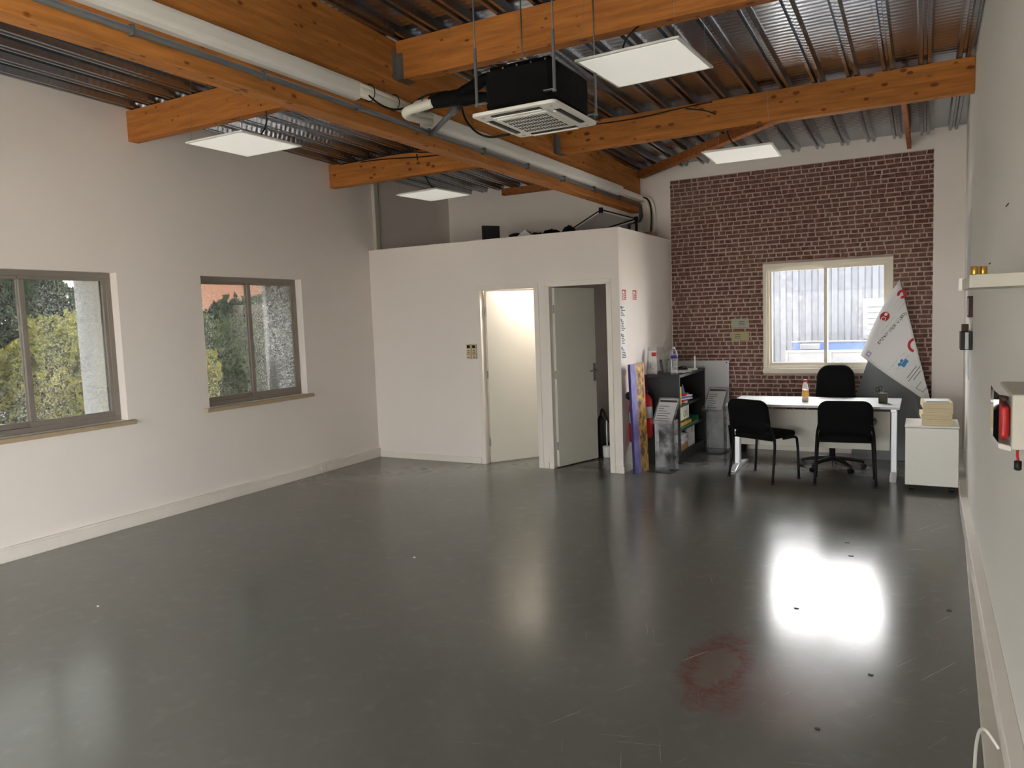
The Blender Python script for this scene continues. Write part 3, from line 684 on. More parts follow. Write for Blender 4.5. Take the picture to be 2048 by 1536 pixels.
# ------------------------------------------------------------------ things lying on the partition box
ZL = ZP-.01
t = thing('monitor_screen', 'small dark flat screen standing on the partition box', 'monitor', (-4.57, 7.86, ZL))
MB().bar((-4.60, 7.80, ZL+.115), (-4.47, 7.98, ZL+.115), .03, .21).build('screen', 'black_board', t, bevel=.004)
box(-4.62, 7.83, ZL, -4.40, 7.95, ZL+.012).build('base', 'paper_grey', t, bevel=.003)
rr = random.Random(5)
for i, (x_, y_, l_, w_, h_) in enumerate(((-4.25, 7.98, .20, .14, .11), (-3.98, 7.98, .20, .12, .10), (-3.70, 7.80, .22, .12, .10), (-3.46, 7.75, .15, .10, .11))):
    mb = MB(); n, m_ = 12, 7
    for a in range(m_):
        ph = math.pi/2*a/(m_-1)
        for b in range(n):
            th = 2*math.pi*b/n; k_ = rr.uniform(.82, 1.1)
            mb.v.append(Vector((x_+l_*.62*math.cos(ph)*math.cos(th)*k_, y_+w_*.62*math.cos(ph)*math.sin(th)*k_, ZL+h_*math.sin(ph)**.7*rr.uniform(.85, 1.12) if a else ZL)))
    mb.f = [(a*n+b, a*n+(b+1) % n, (a+1)*n+(b+1) % n, (a+1)*n+b) for a in range(m_-1) for b in range(n)] + [tuple((m_-1)*n+b for b in range(n))]
    solo(mb, 'black_bag', 'black_bag', ['crumpled black bag nearest the dark screen on the partition box', 'crumpled black bag behind the white folded sheet on the partition box', 'crumpled black bag right of the white folded sheet on the partition box', 'rightmost crumpled black bag on the partition box by the tilted frame'][i], 'bag', 'black bags on the partition box', smooth=True)
solo(MB().add([(-4.12, 7.66, ZL), (-3.84, 7.66, ZL), (-3.98, 7.70, ZL+.115), (-4.08, 7.82, ZL), (-3.86, 7.82, ZL), (-3.97, 7.80, ZL+.10)], [(0, 1, 2), (3, 5, 4), (0, 2, 5, 3), (1, 4, 5, 2), (0, 3, 4, 1)]), 'folded_sheet', 'paper_grey', 'white folded sheet peaked on the partition box', 'paper', bevel=.002)
t = thing('display_frame', 'tilted pale board with black metal corner frame on the partition box', 'frame', (-3.5, 8.5, ZL))
A_, B_, C_, D_ = Vector((-3.95, 8.45, ZL+.03)), Vector((-3.43, 8.65, ZL+.36)), Vector((-3.04, 8.80, ZL+.23)), Vector((-3.35, 8.02, ZL+.015))
nn = (B_-A_).cross(D_-A_).normalized()*.006
MB().add([A_-nn, B_-nn, C_-nn, D_-nn, A_+nn, B_+nn, C_+nn, D_+nn], [(0, 1, 2, 3), (7, 6, 5, 4), (0, 4, 5, 1), (1, 5, 6, 2), (2, 6, 7, 3), (3, 7, 4, 0)]).build('board', 'paper_grey', t)
for p_, q_ in ((A_, B_), (B_, C_), (C_, D_), (D_, A_)):
    MB().bar(p_+Vector((0, 0, .02)), q_+Vector((0, 0, .02)), .022, .012).build('rail', 'black_metal', t)
for p_ in (B_, C_): MB().box(p_.x-.022, p_.y-.022, p_.z-.03, p_.x+.022, p_.y+.022, p_.z+.045).build('corner_bracket', 'black_metal', t, bevel=.004)
MB().bar((C_.x, C_.y, ZL), (C_.x, C_.y, C_.z), .025, .025).build('leg', 'black_metal', t)
MB().bar((B_.x, B_.y, ZL), (B_.x, B_.y, B_.z), .025, .025).build('leg', 'black_metal', t)
solo(box(-3.28, 7.70, ZL, -3.02, 7.85, ZL+.05), 'flat_box', 'brown', 'low brown box under the tilted frame on the partition', 'box', bevel=.003)
solo(box(-3.0, 8.95, ZL, -2.9, 9.15, ZL+.10), 'small_carton', 'cardboard', 'small brown carton by the riser pipes on the partition', 'box', bevel=.003)

# ------------------------------------------------------------------ things on the partition walls
for i, x_ in enumerate((-4.672, -4.600)):
    t = thing('remote_control', ['cream wall remote on the partition, left of the pair', 'cream wall remote on the partition, nearer the bright door'][i], 'remote', (x_, YP-.02, 1.24), group='pair of wall remotes')
    box(x_-.031, YP-.022, 1.238, x_+.031, YP, 1.415).build('body', 'cream_paper', t, bevel=.006)
    box(x_-.02, YP-.0245, 1.365, x_+.02, YP-.021, 1.402).build('display', 'black_plastic', t)
    for z_ in (1.34, 1.26): box(x_-.012, YP-.0245, z_-.006, x_+.012, YP-.021, z_+.006).build('button', 'grey_pipe', t)
    box(x_-.02, YP-.0235, 1.285, x_+.02, YP-.021, 1.325).build('keypad', 'note_yellow', t)
def wall_sign(y0, y1, z0, z1, label):
    t = thing('fire_sign', label, 'sign', (XP, (y0+y1)/2, z0), group='red fire signs')
    box(XP, y0, z0, XP+.002, y1, z1).build('plate', 'print_red', t)
    w, h = y1-y0, z1-z0
    box(XP+.002, y0+.10*w, z0+.08*h, XP+.003, y0+.52*w, z0+.86*h).build('white_field', 'paper_white', t)
    box(XP+.003, y0+.24*w, z0+.16*h, XP+.0036, y0+.38*w, z0+.62*h).build('pictogram', 'print_red', t)
    for j in range(4): box(XP+.002, y0+.60*w, z0+(.10+.2*j)*h, XP+.003, y0+.9*w, z0+(.16+.2*j)*h).build('text_line', 'paper_white', t)
wall_sign(7.60, 7.715, 1.85, 1.955, 'red extinguisher sign nearer the front edge of the partition end wall')
wall_sign(7.935, 8.05, 1.85, 1.955, 'red extinguisher sign farther along the partition end wall')
for i, (z0, z1) in enumerate(((1.665, 1.79), (1.51, 1.655), (1.37, 1.50), (1.22, 1.36))):
    t = thing('notice_sheet', ['topmost', 'second from the top', 'third from the top', 'lowest'][i]+' white printed notice sheet on the partition end wall', 'notice', (XP, 7.61, z0), group='notice sheets')
    box(XP, 7.53, z0, XP+.0015, 7.70, z1).build('sheet', 'paper_white', t)
    mb = MB()
    for j in range(6): mb.box(XP+.0015, 7.55, z0+.012+j*.018, XP+.002, 7.55+rr.uniform(.05, .13), z0+.020+j*.018)
    mb.box(XP+.0015, 7.54, z1-.03, XP+.002, 7.57, z1-.008)
    mb.build('print', 'print_dark', t)

# ------------------------------------------------------------------ fire extinguishers
def extinguisher(x_, y_, z0, h, r, label, horn):
    t = thing('fire_extinguisher', label, 'extinguisher', (x_, y_, z0), group='red fire extinguishers')
    MB().lathe([(r*.8, 0), (r, .015), (r, h*.82), (r*.75, h*.92), (r*.35, h*.97), (r*.3, h)], (x_, y_, z0), 18).build('cylinder', 'red', t, smooth=True)
    MB().lathe([(r*1.01, h*.45), (r*1.012, h*.70)], (x_, y_, z0), 18).build('label_band', 'paper_grey', t, smooth=True)
    box(x_-.02, y_-.06, z0+h, x_+.02, y_+.05, z0+h+.03).bar((x_, y_-.05, z0+h+.04), (x_, y_+.06, z0+h+.06), .02, .008).build('valve_lever', 'black_plastic', t, bevel=.004)
    MB().tube([(x_, y_+.05, z0+h+.02), (x_+.03, y_+.09, z0+h), (x_+.05, y_+r+.02, z0+h*.6), (x_+.03, y_+r+.01, z0+h*.35)], .010, 8, 2).build('hose', 'black_plastic', t, smooth=True)
    if horn: MB().lathe([(.012, .05), (.045, 0.0), (.04, -.005)], (0, 0, 0), 16).xf(frame_m((x_, y_-.105, z0+h+.045), (1, 0, 0), (0, 0, 1))).build('horn', 'black_plastic', t, smooth=True)
extinguisher(-2.752, 7.72, .31, .47, .044, 'red extinguisher with black horn hung between the partition and the canvas', True)
extinguisher(-2.70, 8.00, .32, .50, .072, 'red extinguisher half hidden between the canvas and the black bookcase', False)

# ------------------------------------------------------------------ leaning canvas
t = thing('canvas_painting', 'tall purple and gold canvas leaning by the partition corner', 'painting', (-2.66, 7.65, 0))
n0, f0 = Vector((-2.672, 7.535, .0)), Vector((-2.607, 7.785, .0)); n1, f1 = Vector((-2.708, 7.54, 1.165)), Vector((-2.648, 7.80, 1.17))
nv = (f0-n0).cross(n1-n0).normalized(); nv = nv if nv.x > 0 else -nv; th = nv*.028
MB().add([n0, f0, f1, n1, n0-th, f0-th, f1-th, n1-th], [(0, 1, 2, 3), (7, 6, 5, 4), (4, 5, 1, 0), (5, 6, 2, 1), (6, 7, 3, 2), (7, 4, 0, 3)]).build('canvas', 'painting', t)
MB().bar(n0-th*.5-Vector((.0, .004, 0)), n1-th*.5-Vector((.0, .004, 0)), .026, .006).build('edge_strip', 'print_navy', t)

# ------------------------------------------------------------------ bookcase and its contents
SX0, SX1, SY0, SY1, SH = -2.782, -2.373, 8.185, 9.30, 1.0
t = thing('bookcase', 'low black open bookcase against the partition end wall', 'bookcase', ((SX0+SX1)/2, (SY0+SY1)/2, 0))
box(SX0, SY0, .0, SX1, SY0+.032, SH-.032).build('side_panel', 'black_board', t, bevel=.002)
box(SX0, SY1-.032, .0, SX1, SY1, SH-.032).build('side_panel', 'black_board', t, bevel=.002)
box(SX0, SY0, SH-.032, SX1+.004, SY1, SH).build('top', 'black_board', t, bevel=.002)
box(SX0, SY0+.032, .09, SX1-.004, SY1-.032, .118).build('shelf', 'black_board', t)
box(SX0, SY0+.032, .63, SX1-.004, SY1-.032, .658).build('shelf', 'black_board', t)
box(SX0, SY0+.032, .36, SX1-.004, SY1-.032, .38).build('shelf', 'black_board', t)
box(SX0, SY0+.032, 0, SX0+.012, SY1-.032, SH-.032).build('back_panel', 'black_board', t)
box(SX1-.03, SY0+.032, 0, SX1-.012, SY1-.032, .09).build('plinth', 'black_board', t)
g = 'books and papers in the black bookcase'
solo(box(-2.60, 8.232, .659, -2.39, 8.27, .955), 'book', 'cardboard', 'tall tan folder upright on the upper shelf of the bookcase', 'book', g, bevel=.002)
solo(box(-2.60, 8.275, .659, -2.385, 8.305, .86), 'book', 'yellow', 'yellow book upright on the upper shelf of the bookcase', 'book', g, bevel=.002)
cols = ['paper_white', 'print_red', 'paper_white', 'blue_panel', 'paper_white', 'print_red']
names = ['lowest white', 'lower red', 'middle white', 'blue', 'upper white', 'topmost red']
for i in range(6):
    m = Matrix.Translation((-2.50, 8.55, .664+i*.017)) @ Matrix.Rotation(R(rr.uniform(-22, 22)), 4, 'Z') @ Matrix.Rotation(R(3), 4, 'Y')
    solo(box(-.10, -.14, 0, .11, .14, .010).xf(m), 'magazine', cols[i], names[i]+' magazine in the loose pile on the upper shelf', 'magazine', g, bevel=.002)
solo(MB().add([(-2.45, 8.42, .77), (-2.38, 8.44, .77), (-2.41, 8.50, .77), (-2.41, 8.45, .88)], [(0, 1, 3), (1, 2, 3), (2, 0, 3), (0, 2, 1)]), 'paper_cone', 'blue_panel', 'blue folded paper cone on the magazine pile', 'paper')
t = thing('printed_box', 'pale green box with black lettering on the middle shelf', 'box', (-2.45, 8.45, .381))
box(-2.62, 8.30, .47, -2.40, 8.66, .625).build('body', 'box_pale', t, bevel=.003)
text_mb('OX', .105, frame_m((-2.3985, 8.50, .53), (0, 1, 0), (0, 0, 1))).build('lettering', 'black_plastic', t)
t = thing('document_tray', 'green document tray with yellow packets under the lettered box', 'tray', (-2.47, 8.6, .381))
box(-2.70, 8.26, .381, -2.38, 9.0, .40).box(-2.70, 8.97, .40, -2.38, 9.0, .455).build('tray', 'green_plastic', t, bevel=.003)
box(-2.66, 8.28, .401, -2.395, 8.75, .44).build('packet', 'yellow', t, bevel=.003)
box(-2.66, 8.30, .4405, -2.40, 8.70, .468).build('packet', 'brown', t, bevel=.003)
for i in range(4):
    m = Matrix.Translation((-2.50, 8.42, .20+i*.026)) @ Matrix.Rotation(R(rr.uniform(-8, 8)), 4, 'Z')
    solo(box(-.13, -.16, 0, .105, .16, .024).xf(m), 'catalogue', 'paper_grey', ['lowest', 'second lowest', 'second highest', 'topmost'][i]+' grey catalogue in the pile on the bottom shelf', 'catalogue', g, bevel=.002)
solo(box(-2.62, 8.26, .119, -2.40, 8.58, .198), 'small_carton', 'cardboard', 'brown carton under the catalogues on the bottom shelf', 'box', bevel=.003)
q = 0
for r_ in range(3):
    for c_ in range(4):
        z0 = .119+r_*.078
        o = MB().lathe([(.030, 0), (.032, .006), (.032, .068), (.030, .075)], (-2.43, 8.66+c_*.072, z0), 14)
        solo(o, 'white_cup', 'paper_white', ['nearest', 'second nearest', 'second farthest', 'farthest'][c_]+' white cup in the '+['bottom', 'middle', 'top'][r_]+' row on the lowest bookcase shelf', 'cup', 'stacked white cups in the bookcase', smooth=True)
# on top of the bookcase
def holder(x_, y_, rz, lean, h, label, pm):
    t = thing('brochure_holder', label, 'brochure holder', (x_, y_, SH), R(rz), 'clear brochure holders on the bookcase')
    ml_ = Matrix.Rotation(R(lean), 4, 'X')
    box(-.055, 0, .004, .055, .004, h).xf(ml_).build('back_plate', 'acrylic', t, world=False)
    box(-.055, -.045, .004, .055, -.041, h*.45).xf(ml_).build('front_plate', 'acrylic', t, world=False)
    for s_ in (-.055, .051): box(s_, -.045, .004, s_+.004, .004, h*.5).xf(ml_).build('side_plate', 'acrylic', t, world=False)
    box(-.055, -.06, 0, .055, .09, .004).build('base', 'acrylic', t, world=False)
    if pm: box(-.045, -.03, .006, .045, -.024, h*.86).xf(ml_).build('leaflet', 'paper_white', t, world=False)
    if pm: box(-.01, -.032, h*.66, .04, -.03, h*.80).xf(ml_).build('leaflet_mark', pm, t, world=False)
holder(-2.71, 8.30, 12, -6, .31, 'clear brochure holder with a red mark on its leaflet', 'print_red')
holder(-2.62, 8.48, 55, -16, .31, 'clear brochure holder leaning back beside the water bottle', None)
holder(-2.67, 8.70, 40, -14, .28, 'clear brochure holder farthest from the viewer on the bookcase', None)
t = thing('water_bottle', 'clear water bottle with blue label on the bookcase', 'bottle', (-2.478, 8.36, SH))
prof_ = [(.036, 0), (.041, .008)]
for i in range(8): prof_ += [(.041, .02+i*.018), (.0385, .029+i*.018)]
prof_ += [(.041, .17), (.041, .215), (.036, .25), (.016, .285), (.0145, .29)]
MB().lathe(prof_, (-2.478, 8.36, SH), 18).build('body', 'bottle_clear', t, smooth=True)
MB().lathe([(.0415, .178), (.0415, .212)], (-2.478, 8.36, SH), 18).build('label', 'blue_label', t, smooth=True)
MB().lathe([(.016, .285), (.016, .302), (.012, .304)], (-2.478, 8.36, SH), 14).build('cap', 'paper_white', t, smooth=True)
solo(MB().box(-2.62, 8.55, SH, -2.41, 8.84, SH+.004), 'paper_sheet', 'paper_white', 'white sheet lying on the bookcase beside the bottle', 'paper')
solo(MB().box(-.105, -.148, 0, .105, .148, .003).xf(Matrix.Translation((-2.50, 8.72, SH+.0045)) @ Matrix.Rotation(.35, 4, 'Z')), 'paper_sheet', 'paper_grey', 'upper skewed sheet lying on the bookcase', 'paper')
cable([(-2.6+.07*math.cos(a)*(1+.1*math.sin(3*a)), 8.98+.09*math.sin(a), SH+.012+.025*abs(math.sin(a*1.5))) for a in [i*.5 for i in range(26)]], .005, 'coiled_cable', 'cable_black', 'black cable coiled on the far end of the bookcase', 1)
t = thing('wireless_router', 'white router with upright antenna on the bookcase end', 'router', (-2.41, 8.93, SH))
box(-2.47, 8.87, SH, -2.378, 8.99, SH+.022).build('body', 'white_plastic', t, bevel=.005)
MB().bar((-2.395, 8.93, SH+.02), (-2.395, 8.93, SH+.165), .018, .012).build('antenna', 'white_plastic', t, bevel=.003)
# pale board behind
t = thing('pale_board', 'pale grey board leaning against the brick wall behind the bookcase', 'board', (-2.4, 9.34, 0))
MB().add([(-2.715, 9.312, 0.0), (-2.085, 9.312, 0.0), (-2.085, 9.340, 1.085), (-2.715, 9.340, 1.085), (-2.715, 9.326, 0.0), (-2.085, 9.326, 0.0), (-2.085, 9.354, 1.085), (-2.715, 9.354, 1.085)],
         [(0, 1, 2, 3), (7, 6, 5, 4), (0, 4, 5, 1), (1, 5, 6, 2), (2, 6, 7, 3), (3, 7, 4, 0)]).build('panel', 'paper_grey', t, bevel=.002)
MB().lathe([(.008, 0), (.006, .004)], (0, 0, 0), 8).xf(frame_m((-2.115, 9.337, 1.06), (1, 0, 0), (0, 0, 1))).build('screw', 'black_metal', t)

# ------------------------------------------------------------------ acrylic floor stands
def stand(x_, y_, rz, label):
    t = thing('leaflet_stand', label, 'display stand', (x_, y_, 0), R(rz), 'clear acrylic floor stands')
    box(-.135, -.14, 0, .135, .14, .006).box(-.125, -.13, .006, .125, .13, .010).build('base', 'acrylic', t, world=False, bevel=.002)
    box(-.115, .02, .01, .115, .026, .55).build('front_sheet', 'acrylic', t, world=False)
    for s_ in (-.115, .109): box(s_, .026, .01, s_+.006, .11, .55).build('side_sheet', 'acrylic', t, world=False)
    m = Matrix.Translation((0, -.04, .50)) @ Matrix.Rotation(R(-38), 4, 'X')
    box(-.125, 0, 0, .125, .006, .345).xf(m).build('sloped_plate', 'acrylic', t, world=False)
    box(-.125, -.03, 0, .125, -.026, .03).xf(m).box().build('lip', 'acrylic', t, world=False) if False else MB().box(-.125, -.03, 0, .125, -.026, .05).xf(m).build('lip', 'acrylic', t, world=False)
    sh = box(-.105, -.003, .02, .105, -.001, .325).xf(m).build('printed_sheet', 'paper_grey', t, world=False)
    mb = MB().box(-.10, -.0042, .285, .10, -.0032, .312)
    for j in range(7): mb.box(-.09, -.0042, .05+j*.03, -.09+rr.uniform(.06, .17), -.0032, .056+j*.03)
    mb.xf(m).build('print', 'print_dark', sh, world=False)
stand(-2.44, 7.80, -8, 'clear acrylic leaflet stand nearest the leaning canvas')
stand(-2.20, 9.02, -8, 'clear acrylic leaflet stand in front of the pale board')

# ------------------------------------------------------------------ waste bin
t = thing('waste_bin', 'black waste bin behind the left visitor chair', 'bin', (-1.945, 9.17, 0))
MB().lathe([(.085, 0), (.09, .005), (.118, .30), (.122, .30), (.122, .31), (.112, .31), (.088, .02), (.0, .02)], (-1.945, 9.17, 0), 24).build('body', 'black_plastic', t, smooth=True)

# ------------------------------------------------------------------ desk
DX0, DX1, DY0, DY1, DZ = -1.80, -.19, 7.90, 8.67, .73
t = thing('desk', 'long white office desk with silver legs by the brick wall', 'desk', ((DX0+DX1)/2, (DY0+DY1)/2, 0))
box(DX0, DY0, DZ-.025, DX1, DY1, DZ).build('desktop', 'desk_white', t, bevel=.003)
mp = box(DX0+.10, 8.14, .27, DX1-.09, 8.158, .655).build('modesty_panel', 'desk_panel', t, bevel=.002)
MB().lathe([(.035, 0), (.04, .006), (.03, .009), (.028, .002)], (0, 0, 0), 20).xf(frame_m((-.43, 8.139, .555), (1, 0, 0), (0, 0, 1))).build('grommet', 'galv', mp, smooth=True)
for x_ in (-1.745, -.245):
    lg = box(x_-.028, 8.16, .03, x_+.028, 8.23, DZ-.025).build('leg', 'leg_silver', t, bevel=.006)
    MB().prism([(7.93, 0), (8.64, 0), (8.64, .018), (8.32, .055), (8.08, .055), (7.93, .018)], 0, x_-.03, x_+.03).build('foot', 'leg_silver', t, bevel=.006)
    box(x_-.025, 7.98, DZ-.06, x_+.025, 8.6, DZ-.025).build('top_bracket', 'leg_silver', t, bevel=.003)
box(-1.72, 8.2, DZ-.055, -.27, 8.25, DZ-.025).build('crossbar', 'leg_silver', t)

t = thing('juice_bottle', 'small plastic juice bottle with red cap on the desk', 'bottle', (-1.068, 8.25, DZ))
MB().lathe([(.028, 0), (.033, .008), (.033, .12), (.029, .15), (.017, .195), (.015, .205)], (-1.068, 8.25, DZ), 18).build('body', 'bottle_clear', t, smooth=True)
MB().lathe([(.027, .004), (.0315, .012), (.0315, .06), (.001, .062)], (-1.068, 8.25, DZ), 16).build('juice', 'juice', t, smooth=True)
MB().lathe([(.0336, .05), (.0336, .115)], (-1.068, 8.25, DZ), 18).build('label', 'label_orange', t, smooth=True)
MB().lathe([(.018, .20), (.018, .222), (.015, .225)], (-1.068, 8.25, DZ), 14).build('cap', 'cap_red', t, smooth=True)
t = thing('pen_pot', 'dark green pen pot with scissors on the desk', 'pen pot', (-.345, 8.22, DZ))
MB().box(-.385, 8.18, DZ, -.305, 8.26, DZ+.10).build('pot', 'pot_green', t, bevel=.006)
for dx, dy, tx, m_ in ((-.02, 0, -.03, 'black_plastic'), (.0, .015, .01, 'galv'), (.02, -.01, .02, 'grey_pipe'), (.012, .02, -.012, 'black_plastic')):
    MB().tube([(-.345+dx, 8.22+dy, DZ+.05), (-.345+dx+tx*.6, 8.22+dy, DZ+.135)], .004, 6).build('pen', m_, t)
for s_ in (-1, 1):
    c0 = Vector((-.382+.014*s_, 8.22, DZ+.14+.006*s_))
    MB().tube([c0+Vector((.016*math.cos(a), 0, .022*math.sin(a))) for a in [i*math.pi/6 for i in range(13)]], .004, 6).build('scissor_handle', 'black_plastic', t, smooth=True)

# ------------------------------------------------------------------ visitor chairs
def pad(w, h, d, r, bulge):
    """upholstered pad: rounded outline w x h in XZ, thickness d in Y with soft bulge"""
    o = rrect(-w/2, -h/2, w/2, h/2, r, 6); n = len(o); mb = MB(); rings = [(.93, -.5), (1, -.2), (1, .2), (.93, .5), (.6, .5+bulge)]
    for sc, yy in [(.6, -.5-bulge)] + rings: mb.v += [Vector((x*sc if sc < .9 else x*(1-(1-sc)*.4), yy*d, z*sc if sc < .9 else z*(1-(1-sc)*.6))) for x, z in o]
    m_ = len(rings)+1
    mb.f = [(a*n+b, a*n+(b+1) % n, (a+1)*n+(b+1) % n, (a+1)*n+b) for a in range(m_-1) for b in range(n)]
    mb.f += [tuple(range(n))[::-1], tuple((m_-1)*n+b for b in range(n))]; return mb
def visitor_chair(label):
    t = thing('visitor_chair', label, 'chair', (0, 0, 0), 0, 'black visitor chairs at the desk')
    pad(.47, .42, .05, .07, .25).xf(Matrix.Translation((0, .02, .455)) @ Matrix.Rotation(R(90), 4, 'X')).build('seat', 'black_fabric', t, world=False, smooth=True)
    bk = pad(.475, .33, .045, .09, .3)
    bk.v = [Vector((v_.x*(1-.10*max(0, -v_.z/.165)*0), v_.y-.25*(v_.x*v_.x)*-1, v_.z)) for v_ in bk.v]
    bk.xf(Matrix.Translation((0, -.235, .655)) @ Matrix.Rotation(R(10), 4, 'X')).build('backrest', 'black_fabric', t, world=False, smooth=True)
    for s_ in (-1, 1):
        MB().tube([(s_*.265, .20, 0), (s_*.245, .205, .40), (s_*.235, .18, .425), (s_*.235, .0, .425)], .013, 10, 1, 1.0).build('front_leg', 'black_metal', t, world=False, smooth=True)
        MB().tube([(s_*.265, -.21, 0), (s_*.255, -.16, .30), (s_*.25, -.15, .40), (s_*.245, -.17, .5), (s_*.225, -.23, .60)], .013, 10, 1).build('rear_leg', 'black_metal', t, world=False, smooth=True)
        for yy in (.20, -.21): MB().lathe([(.017, 0), (.017, .02)], (s_*.265, yy, 0), 10).build('foot_cap', 'black_plastic', t, world=False)
    MB().tube([(-.235, .10, .42), (.235, .10, .42)], .011, 8).build('crossbar', 'black_metal', t, world=False)
    MB().tube([(-.25, -.14, .42), (.25, -.14, .42)], .011, 8).build('crossbar', 'black_metal', t, world=False)
    return t
c1 = visitor_chair('black visitor chair turned askew at the left end of the desk'); 
c2 = copy_tree(c1); c2['label'] = 'black visitor chair set square to the desk, nearer the white cabinet'
c1.location = (-1.405, 7.785, 0); c1.rotation_euler = (0, 0, R(-28))
c2.location = (-.655, 7.815, 0); c2.rotation_euler = (0, 0, R(5))

# ------------------------------------------------------------------ office swivel chair
ox, oy = -.83, 8.45
t = thing('office_chair', 'black swivel office chair behind the desk', 'chair', (ox, oy, 0))
angs = [172, 238, 310, 18, 92]
for a in angs:
    d_ = Vector((math.cos(R(a)), math.sin(R(a)), 0)); c0 = Vector((ox, oy, 0))
    am = MB().tube([c0+d_*.03+Vector((0, 0, .11)), c0+d_*.17+Vector((0, 0, .105)), c0+d_*.30+Vector((0, 0, .075))], [.028, .022, .016], 10, 1).build('base_arm', 'black_plastic', t, smooth=True)
    pw = c0+d_*.305; e = Vector((-d_.y, d_.x, 0))
    cs = MB()
    for s_ in (-1, 1): cs.lathe([(.012, -.010), (.027, -.008), (.027, .008), (.012, .010)], (0, 0, 0), 14).xf(Matrix.Identity(4))
    cs = MB()
    for s_ in (-1, 1):
        w_ = MB().lathe([(.012, -.010), (.0275, -.007), (.0275, .007), (.012, .010)], (0, 0, 0), 14).xf(frame_m(pw+e*.016*s_+Vector((0, 0, .0275)), d_, (0, 0, 1)))
        cs.add(w_.v, w_.f)
    cs.tube([pw+Vector((0, 0, .045)), pw+Vector((0, 0, .08))], .012, 8)
    cs.build('caster', 'black_plastic', am, smooth=False)
MB().lathe([(.038, .09), (.040, .13), (.030, .14), (.030, .30), (.02, .30), (.02, .42)], (ox, oy, 0), 16).build('gas_column', 'black_plastic', t, smooth=True)
box(ox-.09, oy-.10, .41, ox+.09, oy+.12, .44).build('mechanism', 'black_metal', t, bevel=.006)
pad(.48, .45, .07, .09, .25).xf(Matrix.Translation((ox, oy+.035, .48)) @ Matrix.Rotation(R(90), 4, 'X')).build('seat', 'black_fabric', t, smooth=True)
bk = pad(.41, .52, .06, .12, .3)
bk.v = [Vector((v_.x*(1-.16*max(0, v_.z/.26)), v_.y, v_.z)) for v_ in bk.v]
bk.xf(Matrix.Translation((ox-.005, oy+.375, .805)) @ Matrix.Rotation(R(-7), 4, 'X')).build('backrest', 'black_fabric', t, smooth=True)
MB().tube([(ox, oy+.12, .425), (ox, oy+.38, .425), (ox, oy+.43, .50), (ox, oy+.44, .72)], .018, 10, 1).build('back_support', 'black_metal', t, smooth=True)

# ------------------------------------------------------------------ pedestal cabinet + paper bundles
CX0, CX1, CY0, CY1 = -.138, .282, 7.64, 8.12
t = thing('pedestal_cabinet', 'white pedestal cabinet on castors beside the desk', 'cabinet', ((CX0+CX1)/2, (CY0+CY1)/2, 0))
box(CX0, CY0, .055, CX1, CY1, .578).build('body', 'white_plastic', t, bevel=.003)
box(CX0-.004, CY0-.006, .582, CX1+.004, CY1+.004, .60).build('top', 'white_plastic', t, bevel=.003)
for z0, z1 in ((.065, .23), (.235, .40), (.405, .572)):
    dr = box(CX0+.004, CY1, z0, CX1-.004, CY1+.016, z1).build('drawer_front', 'white_plastic', t, bevel=.002)
    box((CX0+CX1)/2-.05, CY1+.016, z1-.04, (CX0+CX1)/2+.05, CY1+.03, z1-.028).build('handle', 'galv', dr)
for x_ in (CX0+.05, CX1-.05):
    for y_ in (CY0+.05, CY1-.05):
        MB().lathe([(.008, -.02), (.024, -.018), (.024, .018), (.008, .02)], (0, 0, 0), 14).xf(frame_m((x_, y_, .024), (0, 1, 0), (0, 0, 1))).tube([(x_, y_, .03), (x_, y_, .058)], .01, 8).build('castor', 'black_plastic', t)
for i, (dx, dy, h_, sh_) in enumerate(((.0, .0, .05, .0), (-.008, .012, .05, -.01), (.006, -.004, .05, .0), (-.012, .006, .055, .004))):
    z0 = .60+sum((.05, .05, .05, .055)[:i])
    m = Matrix.Translation((.115+dx, 7.86+dy, z0)) @ Matrix.Rotation(R((-2, 3, -1, 4)[i]), 4, 'Z')
    t = thing('paper_bundle', ['lowest', 'second lowest', 'second highest', 'topmost'][i]+' cream bundle of paper stacked on the white cabinet', 'paper bundle', tuple(m.translation), group='cream paper bundles on the cabinet')
    for j in range(3): box(-.118+sh_+rr.uniform(-.003, .003), -.165, .0+j*h_/3, .118+sh_+rr.uniform(-.003, .003), .165, (j+1)*h_/3-.0012).xf(m).build('ream', 'cream_paper', t)
    if i == 3:
        box(-.09, -.15, h_, .10, .12, h_+.002).xf(m).build('cover_sheet', 'paper_white', t); box(-.085, -.145, h_+.002, .095, -.135+.04, h_+.003).xf(m).build('printed_band', 'print_dark', t)

# ------------------------------------------------------------------ folded banner
t = thing('folded_banner', 'large white printed banner sheet folded over, grey reverse below, by the window', 'banner', (-.3, 9.2, 0))
def PB(x_, z_, y_=9.20): return Vector((x_, y_, z_))
# grey reverse: upright sheet leaning to the wall, bounded above by the fold
gp = [(-.70, .0, 9.10), (.02, .0, 9.10), (.045, .70, 9.20), (-.215, 1.93, 9.27), (-.38, 1.60, 9.255), (-.555, 1.135, 9.23), (-.545, 1.07, 9.225), (-.65, .73, 9.19)]
mb = MB(); n = len(gp); mb.add([(a, c, b) for a, b, c in gp], [tuple(range(n))]); mb.build('reverse_sheet', 'banner_grey', t, solid=.002)
